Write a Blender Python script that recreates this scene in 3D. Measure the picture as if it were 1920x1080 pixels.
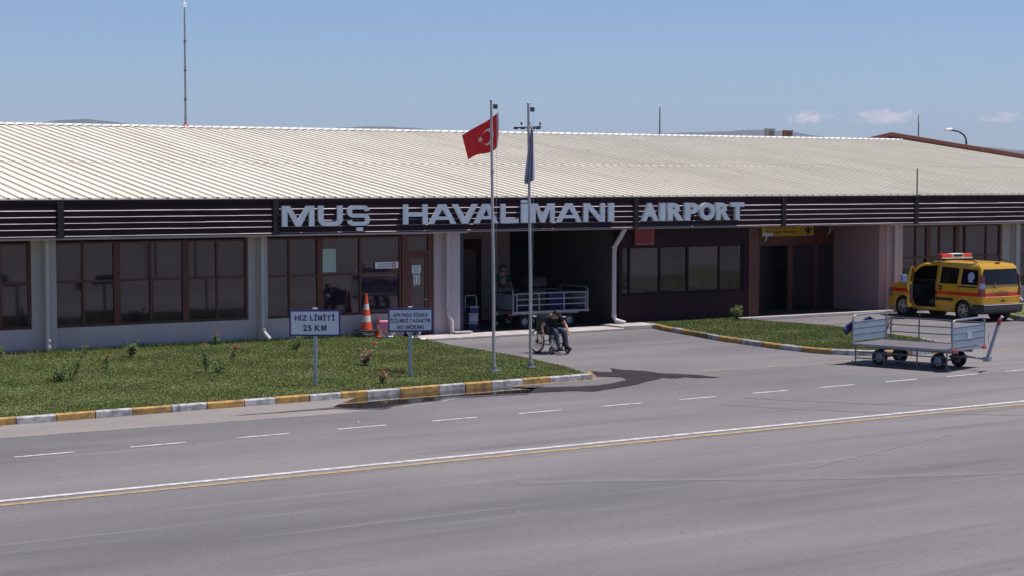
import bpy, bmesh, math, random
import numpy as np
from mathutils import Vector, Matrix, Euler
from mathutils.geometry import tessellate_polygon
random.seed(7); rng = np.random.default_rng(7)
R = math.radians
for o in list(bpy.data.objects): bpy.data.objects.remove(o)
scn = bpy.context.scene; C = scn.collection
# ---------------------------------------------------------------- camera
cam = bpy.data.cameras.new('camera'); co = bpy.data.objects.new('camera', cam); C.objects.link(co)
co.location = (0, 0, 4.2); co.rotation_euler = (R(90-3.3455), 0, R(-32.543))
cam.sensor_width = 36; cam.lens = 3370/1920*36; cam.clip_end = 60000; cam.clip_start = .1
scn.camera = co
scn.render.resolution_x = 1024; scn.render.resolution_y = 576
# ---------------------------------------------------------------- light
SUN = Vector((.355, -.155, 1)).normalized()          # direction towards the sun
elev = math.asin(SUN.z); az = math.atan2(SUN.x, SUN.y)
w = bpy.data.worlds.new('World'); scn.world = w; w.use_nodes = True
nt = w.node_tree; N = nt.nodes; L = nt.links
sky = N.new('ShaderNodeTexSky'); sky.sky_type = 'NISHITA'; sky.sun_disc = False
sky.sun_elevation = elev; sky.sun_rotation = az
sky.altitude = 1300; sky.air_density = 1.0; sky.dust_density = .15; sky.ozone_density = 5.0
bg = N['Background']; bg.inputs[1].default_value = .085
# thin fair-weather clouds low over the horizon, laid out on the sky's own directions
tc = N.new('ShaderNodeTexCoord')
def cloudnode(azd, eld, wa, we, seed, amp):
    a = R(azd); e = R(eld)
    d = Vector((math.cos(a)*math.cos(e), math.sin(a)*math.cos(e), math.sin(e)))
    t = Vector((-math.sin(a), math.cos(a), 0)); u = d.cross(t)*-1
    if u.z < 0: u = -u
    def dot(v):
        n = N.new('ShaderNodeVectorMath'); n.operation = 'DOT_PRODUCT'; n.inputs[1].default_value = v
        L.new(tc.outputs['Generated'], n.inputs[0]); return n.outputs['Value']
    def m(op, a_, b_=None):
        n = N.new('ShaderNodeMath'); n.operation = op
        for i, x in enumerate((a_, b_)):
            if x is None: continue
            if isinstance(x, (int, float)): n.inputs[i].default_value = x
            else: L.new(x, n.inputs[i])
        return n.outputs[0]
    x = m('MULTIPLY', dot(t), 1/R(wa)); y = m('MULTIPLY', dot(u), 1/R(we))
    nz = N.new('ShaderNodeTexNoise'); nz.inputs['Scale'].default_value = 190; nz.inputs['Detail'].default_value = 8
    mp = N.new('ShaderNodeMapping'); mp.inputs['Scale'].default_value = (1, 1, 1.7); mp.inputs['Location'].default_value = (seed, 0, 0)
    L.new(tc.outputs['Generated'], mp.inputs[0]); L.new(mp.outputs[0], nz.inputs['Vector'])
    yy = m('ADD', y, m('MULTIPLY', m('LESS_THAN', y, 0.0), m('MULTIPLY', y, 1.2)))
    r = m('ADD', m('MULTIPLY', x, x), m('MULTIPLY', yy, yy))
    s = m('SUBTRACT', m('SUBTRACT', m('MULTIPLY', nz.outputs['Fac'], 3.6), r), 1.05)
    n = N.new('ShaderNodeClamp'); L.new(m('MULTIPLY', s, amp), n.inputs['Value']); n.inputs['Max'].default_value = .95
    n2 = m('MULTIPLY', n.outputs[0], m('GREATER_THAN', dot(d), .5))
    return n2
tint = N.new('ShaderNodeMix'); tint.data_type = 'RGBA'; tint.blend_type = 'MULTIPLY'; tint.inputs[0].default_value = 1
L.new(sky.outputs[0], tint.inputs[6]); tint.inputs[7].default_value = (.95, .98, 1.09, 1)
last = tint.outputs[2]
for args in ((48.1, 1.98, .85, .36, 3, 1.1), (45.9, 2.0, 1.25, .38, 11, .9), (42.2, 1.95, .8, .28, 23, .8)):
    f = cloudnode(*args)
    mx = N.new('ShaderNodeMix'); mx.data_type = 'RGBA'; L.new(f, mx.inputs[0]); L.new(last, mx.inputs[6])
    mx.inputs[7].default_value = (10.5, 9.2, 9.6, 1); last = mx.outputs[2]
L.new(last, bg.inputs[0])
sl = bpy.data.lights.new('sun', 'SUN'); sl.energy = 4.6; sl.angle = R(.53); sl.color = (1, .955, .89)
so = bpy.data.objects.new('sun', sl); C.objects.link(so); so.rotation_euler = SUN.to_track_quat('Z', 'Y').to_euler()
so.location = (0, 0, 60)
scn.view_settings.view_transform = 'Standard'; scn.view_settings.look = 'None'
scn.view_settings.exposure = .2; scn.view_settings.gamma = 1
# ---------------------------------------------------------------- materials
def mat(name, col, rough=.6, metal=0, var=0, vscale=3, bump=0, bscale=40, spec=.5, coat=0, col2=None, stretch=(1, 1, 1), thr=None):
    m = bpy.data.materials.new(name); m.use_nodes = True
    n = m.node_tree.nodes; l = m.node_tree.links; b = n['Principled BSDF']
    b.inputs['Roughness'].default_value = rough; b.inputs['Metallic'].default_value = metal
    b.inputs['Specular IOR Level'].default_value = spec; b.inputs['Coat Weight'].default_value = coat
    b.inputs['Base Color'].default_value = (*col, 1); m.diffuse_color = (*col, 1)
    if var or col2:
        t = n.new('ShaderNodeTexCoord'); mp = n.new('ShaderNodeMapping'); mp.inputs['Scale'].default_value = stretch
        l.new(t.outputs['Object'], mp.inputs[0])
        z = n.new('ShaderNodeTexNoise'); z.inputs['Scale'].default_value = vscale; z.inputs['Detail'].default_value = 6
        z.inputs['Roughness'].default_value = .65
        l.new(mp.outputs[0], z.inputs['Vector'])
        r = n.new('ShaderNodeValToRGB')
        c2 = col2 if col2 else tuple(c*(1-var) for c in col)
        c1 = col if col2 else tuple(min(1, c*(1+var)) for c in col)
        a, bb = thr if thr else (.3, .7)
        r.color_ramp.elements[0].position = a; r.color_ramp.elements[1].position = bb
        r.color_ramp.elements[0].color = (*c2, 1); r.color_ramp.elements[1].color = (*c1, 1)
        l.new(z.outputs['Fac'], r.inputs[0]); l.new(r.outputs[0], b.inputs['Base Color'])
    if bump:
        t2 = n.new('ShaderNodeTexCoord'); z2 = n.new('ShaderNodeTexNoise'); z2.inputs['Scale'].default_value = bscale
        z2.inputs['Detail'].default_value = 4
        l.new(t2.outputs['Object'], z2.inputs['Vector'])
        bu = n.new('ShaderNodeBump'); bu.inputs['Strength'].default_value = bump; bu.inputs['Distance'].default_value = .02
        l.new(z2.outputs['Fac'], bu.inputs['Height']); l.new(bu.outputs[0], b.inputs['Normal'])
    return m
def mixnoise(m, col, scale, lo, hi, stretch=(1, 1, 1), amt=1, detail=5, off=(0, 0, 0)):
    """lay one more patchy colour over a material's base colour"""
    n = m.node_tree.nodes; l = m.node_tree.links; b = n['Principled BSDF']; inp = b.inputs['Base Color']
    t = n.new('ShaderNodeTexCoord'); mp = n.new('ShaderNodeMapping'); mp.inputs['Scale'].default_value = stretch
    mp.inputs['Location'].default_value = off
    l.new(t.outputs['Object'], mp.inputs[0])
    z = n.new('ShaderNodeTexNoise'); z.inputs['Scale'].default_value = scale; z.inputs['Detail'].default_value = detail
    l.new(mp.outputs[0], z.inputs['Vector'])
    mr = n.new('ShaderNodeMapRange'); mr.inputs['From Min'].default_value = lo; mr.inputs['From Max'].default_value = hi
    mr.inputs['To Max'].default_value = amt
    l.new(z.outputs['Fac'], mr.inputs['Value'])
    mx = n.new('ShaderNodeMix'); mx.data_type = 'RGBA'; l.new(mr.outputs[0], mx.inputs[0])
    if inp.links: l.new(inp.links[0].from_socket, mx.inputs[6])
    else: mx.inputs[6].default_value = inp.default_value
    mx.inputs[7].default_value = (*col, 1); l.new(mx.outputs[2], inp)
    return m
M = {}
M['asphalt'] = mat('asphalt', (.172, .156, .163), .85, var=.14, vscale=.5, bump=.4, bscale=45, spec=.3, stretch=(.35, 1.3, 1))
mixnoise(M['asphalt'], (.118, .108, .115), .16, .45, .66, (.5, 1.8, 1), .8)
mixnoise(M['asphalt'], (.225, .203, .198), .10, .48, .66, (.5, 1.8, 1), .75, off=(40, 13, 0))
mixnoise(M['asphalt'], (.115, .10, .105), .9, .55, .70, (.12, 1.6, 1), .6, off=(3, 9, 0))
mixnoise(M['asphalt'], (.24, .22, .22), 1.3, .60, .74, (.10, 2.2, 1), .6, off=(13, 2, 0))
mixnoise(M['asphalt'], (.10, .09, .095), 11, .56, .76, (1, 1, 1), .6)
mixnoise(M['asphalt'], (.27, .25, .255), 42, .56, .72, (1, 1, 1), .6)
M['dust'] = mat('pale_concrete', (.245, .213, .195), .9, var=.1, vscale=1.2, bump=.2, bscale=40, stretch=(.5, 1.2, 1))
mixnoise(M['dust'], (.18, .16, .165), .8, .5, .68, (.4, 1.6, 1), .7)
M['wet'] = mat('wet_asphalt', (.034, .024, .028), .8, var=.3, vscale=2.5, spec=.2)
M['damp'] = mat('damp_asphalt', (.085, .07, .07), .5, var=.2, vscale=2)
M['water'] = mat('puddle_water', (.03, .025, .022), .03, spec=.8)
M['land'] = mat('dry_land', (.17, .135, .08), .95, var=.3, vscale=.02)
M['white_paint'] = mat('white_road_paint', (.62, .6, .59), .7, col2=(.30, .27, .28), vscale=7, thr=(.34, .56))
M['yellow_paint'] = mat('yellow_road_paint', (.44, .31, .135), .7, col2=(.24, .19, .15), vscale=6, thr=(.33, .58))
M['faded_yellow'] = mat('faded_yellow_road_paint', (.50, .32, .10), .7, col2=(.24, .19, .15), vscale=8, thr=(.38, .6))
M['kerb_white'] = mat('kerb_white', (.52, .50, .50), .8, col2=(.25, .225, .225), vscale=5.5, thr=(.38, .58), bump=.3, bscale=30)
M['kerb_yellow'] = mat('kerb_yellow', (.50, .285, .075), .75, col2=(.20, .13, .07), vscale=5.5, thr=(.36, .56), bump=.3, bscale=30)
M['joint'] = mat('kerb_joint', (.09, .075, .07), .9)
M['soil'] = mat('lawn_soil', (.165, .18, .06), .95, col2=(.12, .135, .045), vscale=1.6, bump=.6, bscale=25)
mixnoise(M['soil'], (.13, .10, .05), .8, .56, .72, amt=.5)
def grassmat(name, a, b_, c):
    m = mat(name, a, .65, col2=b_, vscale=.9, spec=.25)
    mixnoise(m, c, 14, .55, .72, amt=.8)
    mixnoise(m, (.27, .215, .12), .75, .54, .70, amt=.7, off=(5, 3, 0))
    return m
M['grass'] = grassmat('grass_blade', (.180, .210, .058), (.135, .165, .042), (.28, .28, .125))
M['roof'] = mat('cream_roof_sheet', (.82, .748, .618), .45, var=.03, vscale=.7, spec=.35)
mixnoise(M['roof'], (.72, .65, .53), .5, .5, .75, (1, .15, 1), .5)
mixnoise(M['roof'], (.33, .30, .26), 5, .70, .76, (1, 1, 1), .7, detail=2)
mixnoise(M['roof'], (.68, .61, .50), 1.1, .45, .62, (1, .03, 1), .45)
M['roof_trim'] = mat('white_roof_trim', (.86, .84, .80), .45)
M['fascia'] = mat('dark_brown_slat', (.027, .011, .017), .55, var=.15, vscale=2, spec=.15)
M['fascia_sunlit'] = mat('sunlit_slat_edge', (.60, .50, .56), .4, var=.25, vscale=1.5, stretch=(1, 3, 3))  # pale colour carries the sunlight along the slat tops
M['fascia_post'] = mat('dark_fascia_post', (.028, .018, .024), .6, spec=.2)
M['wall'] = mat('off_white_render', (.49, .415, .425), .85, var=.05, vscale=1.2, bump=.15, bscale=60)
mixnoise(M['wall'], (.41, .35, .35), .7, .52, .72, (1, 1, .35), .6)
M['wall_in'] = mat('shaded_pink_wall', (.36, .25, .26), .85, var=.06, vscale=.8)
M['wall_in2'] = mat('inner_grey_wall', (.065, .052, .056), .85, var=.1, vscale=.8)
M['maroon'] = mat('dark_maroon_panel', (.030, .011, .017), .6, var=.15, vscale=.8, stretch=(1, 1, .3), spec=.15)
M['frame'] = mat('brown_window_frame', (.105, .028, .017), .5, var=.15, vscale=1.5)
M['glass'] = mat('dark_window_glass', (.020, .010, .021), .035, spec=.5)
M['glass'].node_tree.nodes['Principled BSDF'].inputs['IOR'].default_value = 1.85
M['glass_dim'] = mat('curtained_window_glass', (.034, .020, .032), .05, spec=.5, var=.35, vscale=1.5, stretch=(3, 3, .4))
M['glass_dim'].node_tree.nodes['Principled BSDF'].inputs['IOR'].default_value = 1.8
M['glass_bay'] = mat('hall_window_glass', (.014, .010, .016), .03, spec=.5)
M['glass_bay'].node_tree.nodes['Principled BSDF'].inputs['IOR'].default_value = 1.7
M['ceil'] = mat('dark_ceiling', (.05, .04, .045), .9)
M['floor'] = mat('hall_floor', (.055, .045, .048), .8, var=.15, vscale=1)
M['slab'] = mat('pale_step_slab', (.50, .45, .44), .85, col2=(.33, .26, .25), vscale=2.5, thr=(.3, .6))
M['brown_door'] = mat('brown_door', (.085, .028, .018), .5)
M['white_plastic'] = mat('white_pipe', (.52, .485, .49), .45, var=.06, vscale=4)
M['letter'] = mat('brushed_grey_letter', (.46, .51, .60), .38, .25, var=.10, vscale=2.2)
M['letter_highlight'] = mat('highlit_letter_edge', (.62, .66, .72), .35, .2)  # lighter than the faces: highlight along the letter edges put into the colour
M['galv'] = mat('galvanised_steel', (.30, .32, .37), .42, .5, var=.12, vscale=9)
M['gate_steel'] = mat('gate_steel', (.13, .125, .145), .5, .3, var=.15, vscale=8)
M['galv_sheet'] = mat('galvanised_sheet', (.27, .33, .41), .45, .35, var=.12, vscale=3)
M['darkmetal'] = mat('dark_steel', (.06, .06, .07), .5, .4, var=.2, vscale=8)
M['deck'] = mat('cart_deck', (.13, .11, .12), .7, var=.15, vscale=5)
M['rubber'] = mat('black_rubber', (.018, .017, .018), .75, var=.2, vscale=12)
M['pole'] = mat('painted_flag_pole', (.42, .40, .42), .45, .3, var=.15, vscale=6)
M['redpaint'] = mat('red_marker', (.45, .03, .03), .5)
M['flagred'] = mat('red_flag_cloth', (.78, .015, .025), .75)
M['cloth_white'] = mat('white_cloth', (.8, .78, .78), .8)
M['flagblue'] = mat('grey_blue_flag_cloth', (.33, .36, .46), .8, var=.15, vscale=7)
M['sign_white'] = mat('sign_face', (.60, .62, .74), .5)
M['sign_blue'] = mat('sign_border', (.025, .025, .17), .45)
M['sign_text'] = mat('sign_lettering', (.012, .012, .07), .5)
M['sign_post'] = mat('blue_grey_post', (.34, .39, .47), .5, .2, var=.12, vscale=8)
M['yellow_sign'] = mat('yellow_sign_face', (.52, .34, .014), .5)
M['red_sign'] = mat('red_sign_face', (.22, .016, .024), .5, var=.1, vscale=3)
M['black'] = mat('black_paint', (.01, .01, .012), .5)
M['paper'] = mat('paper', (.62, .66, .66), .8, var=.05, vscale=10)
M['poster'] = mat('pale_green_poster', (.42, .50, .46), .7)
M['orange'] = mat('cone_orange', (.75, .085, .025), .55, var=.08, vscale=7)
M['reflect'] = mat('cone_white_band', (.62, .60, .55), .5)
M['pink'] = mat('pink_plastic', (.75, .22, .36), .5)
M['silver'] = mat('silver_metal', (.7, .7, .72), .25, .8)
M['leaf'] = mat('rose_leaf', (.030, .050, .014), .6, col2=(.13, .17, .05), vscale=25, spec=.15)
M['leaf_red'] = mat('reddish_rose_leaf', (.16, .06, .035), .6, col2=(.09, .10, .03), vscale=20)
M['stem'] = mat('rose_stem', (.07, .06, .03), .7)
M['petal'] = mat('rose_petal', (.62, .02, .025), .6, col2=(.8, .18, .12), vscale=30)
M['petal_white'] = mat('pale_petal', (.75, .68, .58), .6)
M['tile_red'] = mat('red_brown_verge', (.17, .055, .035), .7, var=.2, vscale=3)
M['tile_top'] = mat('clay_tile', (.48, .22, .12), .8, var=.2, vscale=3)
M['grey_wall'] = mat('grey_pink_wall', (.36, .30, .31), .8)
M['rust'] = mat('rusty_vent', (.13, .065, .045), .8, var=.5, vscale=7)
M['vent'] = mat('grey_vent', (.22, .23, .24), .6, .3, var=.3, vscale=5)
M['hill'] = mat('bare_hill', (.10, .085, .07), .95, col2=(.055, .055, .04), vscale=.0015)
M['blue_cloth'] = mat('navy_cloth', (.020, .022, .10), .85, var=.2, vscale=10)
M['skin'] = mat('skin', (.46, .25, .17), .55)
M['hair'] = mat('dark_hair', (.012, .009, .008), .6)
M['cap'] = mat('dark_grey_cap', (.07, .065, .07), .8)
M['black_shirt'] = mat('black_shirt', (.010, .012, .020), .85)
M['trousers'] = mat('dark_blue_trousers', (.030, .034, .055), .85)
M['green_shirt'] = mat('dark_green_shirt', (.02, .085, .07), .8)
M['shoe'] = mat('black_shoe', (.012, .012, .012), .5)
M['bag'] = mat('black_luggage', (.02, .018, .025), .7)
M['box_white'] = mat('bright_case', (.22, .24, .32), .5)
# ---------------------------------------------------------------- mesh builder
class MB:
    def __init__(s): s.v = []; s.f = []; s.m = []; s.mi = 0
    def add(s, vs, fs):
        b = len(s.v); s.v += [tuple(p) for p in vs]; s.f += [tuple(b+i for i in f) for f in fs]; s.m += [s.mi]*len(fs); return s
    def box(s, x0, x1, y0, y1, z0, z1):
        vs = [(x0, y0, z0), (x1, y0, z0), (x1, y1, z0), (x0, y1, z0), (x0, y0, z1), (x1, y0, z1), (x1, y1, z1), (x0, y1, z1)]
        return s.add(vs, [(3, 2, 1, 0), (4, 5, 6, 7), (0, 1, 5, 4), (1, 2, 6, 5), (2, 3, 7, 6), (3, 0, 4, 7)])
    def bar(s, a, b, w, h, up=(0, 0, 1)):
        a = Vector(a); b = Vector(b); d = (b-a).normalized(); up = Vector(up)
        if abs(d.dot(up)) > .99: up = Vector((1, 0, 0))
        r = d.cross(up).normalized()*w/2; u = r.cross(d).normalized()*h/2
        vs = [a-r-u, a+r-u, a+r+u, a-r+u, b-r-u, b+r-u, b+r+u, b-r+u]
        return s.add(vs, [(0, 1, 2, 3), (7, 6, 5, 4), (0, 4, 5, 1), (1, 5, 6, 2), (2, 6, 7, 3), (3, 7, 4, 0)])
    def tube(s, pts, r, n=8, closed=False, caps=True):
        pts = [Vector(p) for p in pts]; k = len(pts)
        rs = r if isinstance(r, (list, tuple)) else [r]*k
        rings = []; prev = None
        for i, p in enumerate(pts):
            if closed: d = (pts[(i+1) % k]-pts[i-1]).normalized()
            else: d = (pts[min(i+1, k-1)]-pts[max(i-1, 0)]).normalized()
            if prev is None: u = d.orthogonal().normalized()
            else:
                u = prev-d*prev.dot(d); u = u.normalized() if u.length > 1e-6 else d.orthogonal().normalized()
            prev = u; w_ = d.cross(u)
            rings.append([p+(u*math.cos(2*math.pi*j/n)+w_*math.sin(2*math.pi*j/n))*rs[i] for j in range(n)])
        vs = [q for rg in rings for q in rg]; fs = []
        for i in range(k if closed else k-1):
            a = i*n; b = ((i+1) % k)*n
            for j in range(n): fs.append((a+j, a+(j+1) % n, b+(j+1) % n, b+j))
        if caps and not closed:
            fs.append(tuple(reversed(range(n)))); fs.append(tuple((k-1)*n+j for j in range(n)))
        return s.add(vs, fs)
    def lathe(s, prof, n=24, M4=None, cap=True):
        vs = []; fs = []; k = len(prof)
        for r, z in prof:
            for j in range(n): vs.append(Vector((r*math.cos(2*math.pi*j/n), r*math.sin(2*math.pi*j/n), z)))
        for i in range(k-1):
            for j in range(n): fs.append((i*n+j, i*n+(j+1) % n, (i+1)*n+(j+1) % n, (i+1)*n+j))
        if cap and prof[0][0] > 1e-4: fs.append(tuple(reversed(range(n))))
        if cap and prof[-1][0] > 1e-4: fs.append(tuple((k-1)*n+j for j in range(n)))
        if M4 is not None: vs = [M4 @ v for v in vs]
        return s.add(vs, fs)
    def prism(s, poly, z0, z1, M4=None):
        """poly in xy (ccw), extruded in z"""
        n = len(poly); vs = [Vector((x, y, z0)) for x, y in poly]+[Vector((x, y, z1)) for x, y in poly]
        tri = tessellate_polygon([[Vector((x, y, 0)) for x, y in poly]])
        fs = []
        for t in tri:
            a, b, c = [Vector(poly[i]) for i in t]
            ccw = (b-a).cross(c-a) > 0 if False else ((b.x-a.x)*(c.y-a.y)-(b.y-a.y)*(c.x-a.x)) > 0
            t = t if ccw else tuple(reversed(t))
            fs.append(tuple(i+n for i in t)); fs.append(tuple(reversed(t)))
        for i in range(n): j = (i+1) % n; fs.append((i, j, n+j, n+i))
        if M4 is not None: vs = [M4 @ v for v in vs]
        return s.add(vs, fs)
    def grid(s, P):
        a = len(P); b = len(P[0])
        return s.add([q for r_ in P for q in r_], [(i*b+j, i*b+j+1, (i+1)*b+j+1, (i+1)*b+j) for i in range(a-1) for j in range(b-1)])
    def build(s, name, mats, parent=None, world=False, smooth=False, bevel=0, sharp=40):
        me = bpy.data.meshes.new(name); vs = s.v
        if world and parent is not None:
            wm = Matrix.Identity(4); q = parent
            while q is not None: wm = Matrix.Translation(q.location) @ q.rotation_euler.to_matrix().to_4x4() @ wm; q = q.parent
            iv = wm.inverted()
            vs = [tuple(iv @ Vector(v)) for v in vs]
        me.from_pydata(vs, [], s.f)
        if not isinstance(mats, (list, tuple)): mats = [mats]
        for m in mats: me.materials.append(M[m] if isinstance(m, str) else m)
        me.polygons.foreach_set('material_index', s.m)
        me.validate(); me.update()
        if smooth:
            me.polygons.foreach_set('use_smooth', [True]*len(me.polygons))
            try: me.set_sharp_from_angle(angle=R(sharp))
            except Exception: pass
        o = bpy.data.objects.new(name, me); C.objects.link(o)
        if parent is not None: o.parent = parent
        if bevel:
            md = o.modifiers.new('bevel', 'BEVEL'); md.width = bevel; md.segments = 2; md.limit_method = 'ANGLE'
        return o
def tag(o, label=None, cat=None, group=None, kind=None):
    if label: o['label'] = label
    if cat: o['category'] = cat
    if group: o['group'] = group
    if kind: o['kind'] = kind
    return o
def thing(name, label, cat, loc=(0, 0, 0), rz=0, group=None):
    o = bpy.data.objects.new(name, None); C.objects.link(o); o.location = loc; o.rotation_euler = (0, 0, rz)
    o.empty_display_size = .2
    return tag(o, label, cat, group)
def copy_tree(o, parent=None):
    c = o.copy(); C.objects.link(c); c.parent = parent
    for ch in [x for x in bpy.data.objects if x.parent == o]: copy_tree(ch, c)
    return c
def arc(cx, cz, r, a0, a1, n):
    return [(cx+r*math.cos(R(a0+(a1-a0)*i/n)), cz+r*math.sin(R(a0+(a1-a0)*i/n))) for i in range(n+1)]
def text_mesh(txt, size=1, bold=0.0, depth=.0, res=6):
    cu = bpy.data.curves.new('t', 'FONT'); cu.body = txt; cu.size = size; cu.offset = bold; cu.extrude = depth; cu.resolution_u = res; cu.space_character = 1+bold*4 if bold < .05 else 1
    ob = bpy.data.objects.new('t', cu); C.objects.link(ob)
    bpy.context.view_layer.update()
    me = bpy.data.meshes.new_from_object(ob.evaluated_get(bpy.context.evaluated_depsgraph_get()))
    bpy.data.objects.remove(ob); return me
def add_text(mb, txt, M4, w=None, h=None, bold=.0, depth=.002, align='c', mi=0):
    """text fitted in a box w x h whose centre (or left) is the origin of M4; x right, y up, z out"""
    me = text_mesh(txt, 1, bold, depth)
    P = np.array([v.co[:] for v in me.vertices]); lo = P.min(0); hi = P.max(0); sz = hi-lo
    sy = h/sz[1] if h else w/sz[0]; sx = w/sz[0] if w else sy
    cx = (lo[0]+hi[0])/2 if align == 'c' else lo[0]; cy = (lo[1]+hi[1])/2
    vs = [M4 @ Vector(((p[0]-cx)*sx, (p[1]-cy)*sy, p[2])) for p in P]
    s0 = mb.mi; mb.mi = mi; mb.add(vs, [tuple(p.vertices) for p in me.polygons]); mb.mi = s0
    bpy.data.meshes.remove(me)
def sign_line(mb, txt, M4, w, h, bold=.03, gap=.11):
    """letters laid one by one and fitted in a w x h box; the M is drawn as its own broad outline"""
    V = []; F = []; x = 0
    for ch in txt:
        if ch == ' ': x += .30; continue
        if ch == 'M':
            a, b, t = .66, .70, .155; lp = [(0, 0), (t, 0), (t, b*.62), (a/2-.065, 0), (a/2+.065, 0), (a-t, b*.62), (a-t, 0), (a, 0), (a, b), (a-t*1.35, b), (a/2, b*.34), (t*1.35, b), (0, b)]
            tri = tessellate_polygon([[Vector((*p, 0)) for p in lp]]); o_ = len(V); V += [(x+p[0], p[1], .0012) for p in lp]
            for q in tri:
                p0, p1, p2 = [lp[i] for i in q]; q = tuple(q) if (p1[0]-p0[0])*(p2[1]-p0[1])-(p1[1]-p0[1])*(p2[0]-p0[0]) > 0 else tuple(reversed(q)); F.append(tuple(o_+i for i in q))
            x += a+gap; continue
        me = text_mesh(ch, 1, bold, .0012); P = np.array([v.co[:] for v in me.vertices]); l0 = P[:, 0].min(); wd = P[:, 0].max()-l0; o_ = len(V)
        V += [(x+p[0]-l0, p[1], p[2]) for p in P]; F += [tuple(o_+i for i in q.vertices) for q in me.polygons]; x += wd+gap; bpy.data.meshes.remove(me)
    P = np.array(V); lo = P.min(0); hi = P.max(0); sx = w/(hi[0]-lo[0]); sy = h/(hi[1]-lo[1])
    mb.add([M4 @ Vector(((p[0]-(lo[0]+hi[0])/2)*sx, (p[1]-(lo[1]+hi[1])/2)*sy, p[2])) for p in P], F)
def frame_m(o, x, y, z):
    x = Vector(x).normalized(); y = Vector(y).normalized(); z = Vector(z).normalized()
    m = Matrix.Identity(4)
    for i in range(3): m[i][0] = x[i]; m[i][1] = y[i]; m[i][2] = z[i]; m[i][3] = o[i]
    return m
FACE = lambda x, y, z: frame_m((x, y, z), (1, 0, 0), (0, 0, 1), (0, -1, 0))    # facing -Y (the apron)
# ---------------------------------------------------------------- ground
mb = MB(); mb.add([(-30000, -30000, -.06), (30000, -30000, -.06), (30000, 30000, -.06), (-30000, 30000, -.06)], [(0, 1, 2, 3)])
tag(mb.build('ground', 'land'), kind='structure')
mb = MB(); mb.add([(-60, -90, 0), (150, -90, 0), (150, 60, 0), (-60, 60, 0)], [(0, 1, 2, 3)])
tag(mb.build('apron', 'asphalt'), kind='structure')
def sheet(name, poly, z, m, kind='structure'):
    mb = MB(); tri = tessellate_polygon([[Vector((x, y, 0)) for x, y in poly]])
    fs = []
    for t in tri:
        a, b, c = [poly[i] for i in t]
        fs.append(t if ((b[0]-a[0])*(c[1]-a[1])-(b[1]-a[1])*(c[0]-a[0])) > 0 else tuple(reversed(t)))
    mb.add([(x, y, z) for x, y in poly], fs); o = mb.build(name, m); return tag(o, kind=kind)
def ky(x): return 30.86+.036*(x-9)          # front foot of the long kerb
def blotch(pts, amp=.05, sub=5):
    out = []
    for i, p in enumerate(pts):
        q = pts[(i+1) % len(pts)]
        for k in range(sub):
            t = k/sub; j = amp if k else 0
            out.append((p[0]+(q[0]-p[0])*t+random.uniform(-j, j), p[1]+(q[1]-p[1])*t+random.uniform(-j, j)))
    return out
sheet('concrete_strip', blotch([(-12, 29.0), (4, 29.15), (9, 29.3), (12, 29.2), (15, 29.1), (17, 29.5), (18.6, 30.2), (20, ky(20)-.05), (9, ky(9)-.02), (-12, ky(-12)-.02)], .06, 8), .004, 'dust')
mb = MB()
for seg in range(60):
    x0 = -12+seg*1.0; x1 = x0+1.0
    for (yo, wd) in ((0, .13),):
        f = lambda x: 23.42+.012*(x-7)
        mb.add([(x0, f(x0), .006), (x1, f(x1), .006), (x1, f(x1)+wd, .006), (x0, f(x0)+wd, .006)], [(0, 1, 2, 3)])
tag(mb.build('white_edge_line', 'white_paint'), kind='structure')
mb = MB(); f = lambda x: 23.10+.012*(x-7)
mb.add([(-12, f(-12), .006), (48, f(48), .006), (48, f(48)+.13, .006), (-12, f(-12)+.13, .006)], [(0, 1, 2, 3)])
tag(mb.build('yellow_edge_line', 'yellow_paint'), kind='structure')
mb = MB(); x = 8.32-1.875*5
while x < 44:
    f = lambda q: 27.17+.024*(q-9)
    mb.add([(x, f(x)-.045, .006), (x+.95, f(x+.95)-.045, .006), (x+.95, f(x+.95)+.04, .006), (x, f(x)+.04, .006)], [(0, 1, 2, 3)])
    x += 1.868
tag(mb.build('dashed_lane_line', 'white_paint'), kind='structure')
mb = MB()
for x0, x1, y in ((25.05, 25.85, 31.33), (26.81, 27.7, 31.3), (28.62, 29.6, 31.3), (23.1, 24.15, 31.45), (30.5, 31.4, 31.25), (34.3, 35.2, 31.3), (36.2, 37.1, 31.3), (38.0, 39.0, 31.3)):
    mb.add([(x0, y-.04, .006), (x1, y-.04, .006), (x1, y+.05, .006), (x0, y+.05, .006)], [(0, 1, 2, 3)])
mb.add([(19.2, ky(19.2)-.14, .007), (22.1, ky(22.1)-.16, .007), (22.5, ky(22.5)-.1, .007), (22.1, ky(22.1)-.08, .007), (19.2, ky(19.2)-.06, .007)], [(0, 1, 2, 3, 4)])
mb.add([(-6, ky(-6)-.12, .007), (9.2, ky(9.2)-.12, .007), (9.2, ky(9.2)-.05, .007), (-6, ky(-6)-.05, .007)], [(0, 1, 2, 3)])
tag(mb.build('yellow_dashed_line', 'faded_yellow'), kind='structure')
def ribbon(mb, pts, wd, z=.0035):
    P = [Vector((*p, 0)) for p in pts]; row = []
    for i, p in enumerate(P):
        d = (P[min(i+1, len(P)-1)]-P[max(i-1, 0)]).normalized(); n_ = Vector((-d.y, d.x, 0)); w_ = wd*random.uniform(.55, 1.1)/2
        row.append([tuple(p-n_*w_+Vector((0, 0, z))), tuple(p+n_*w_+Vector((0, 0, z)))])
    mb.grid([list(reversed(r_)) for r_ in row])
M['tyre'] = mat('tyre_mark', (.148, .135, .141), .8, col2=(.172, .156, .163), vscale=3, thr=(.42, .62))
mb = MB()
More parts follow.
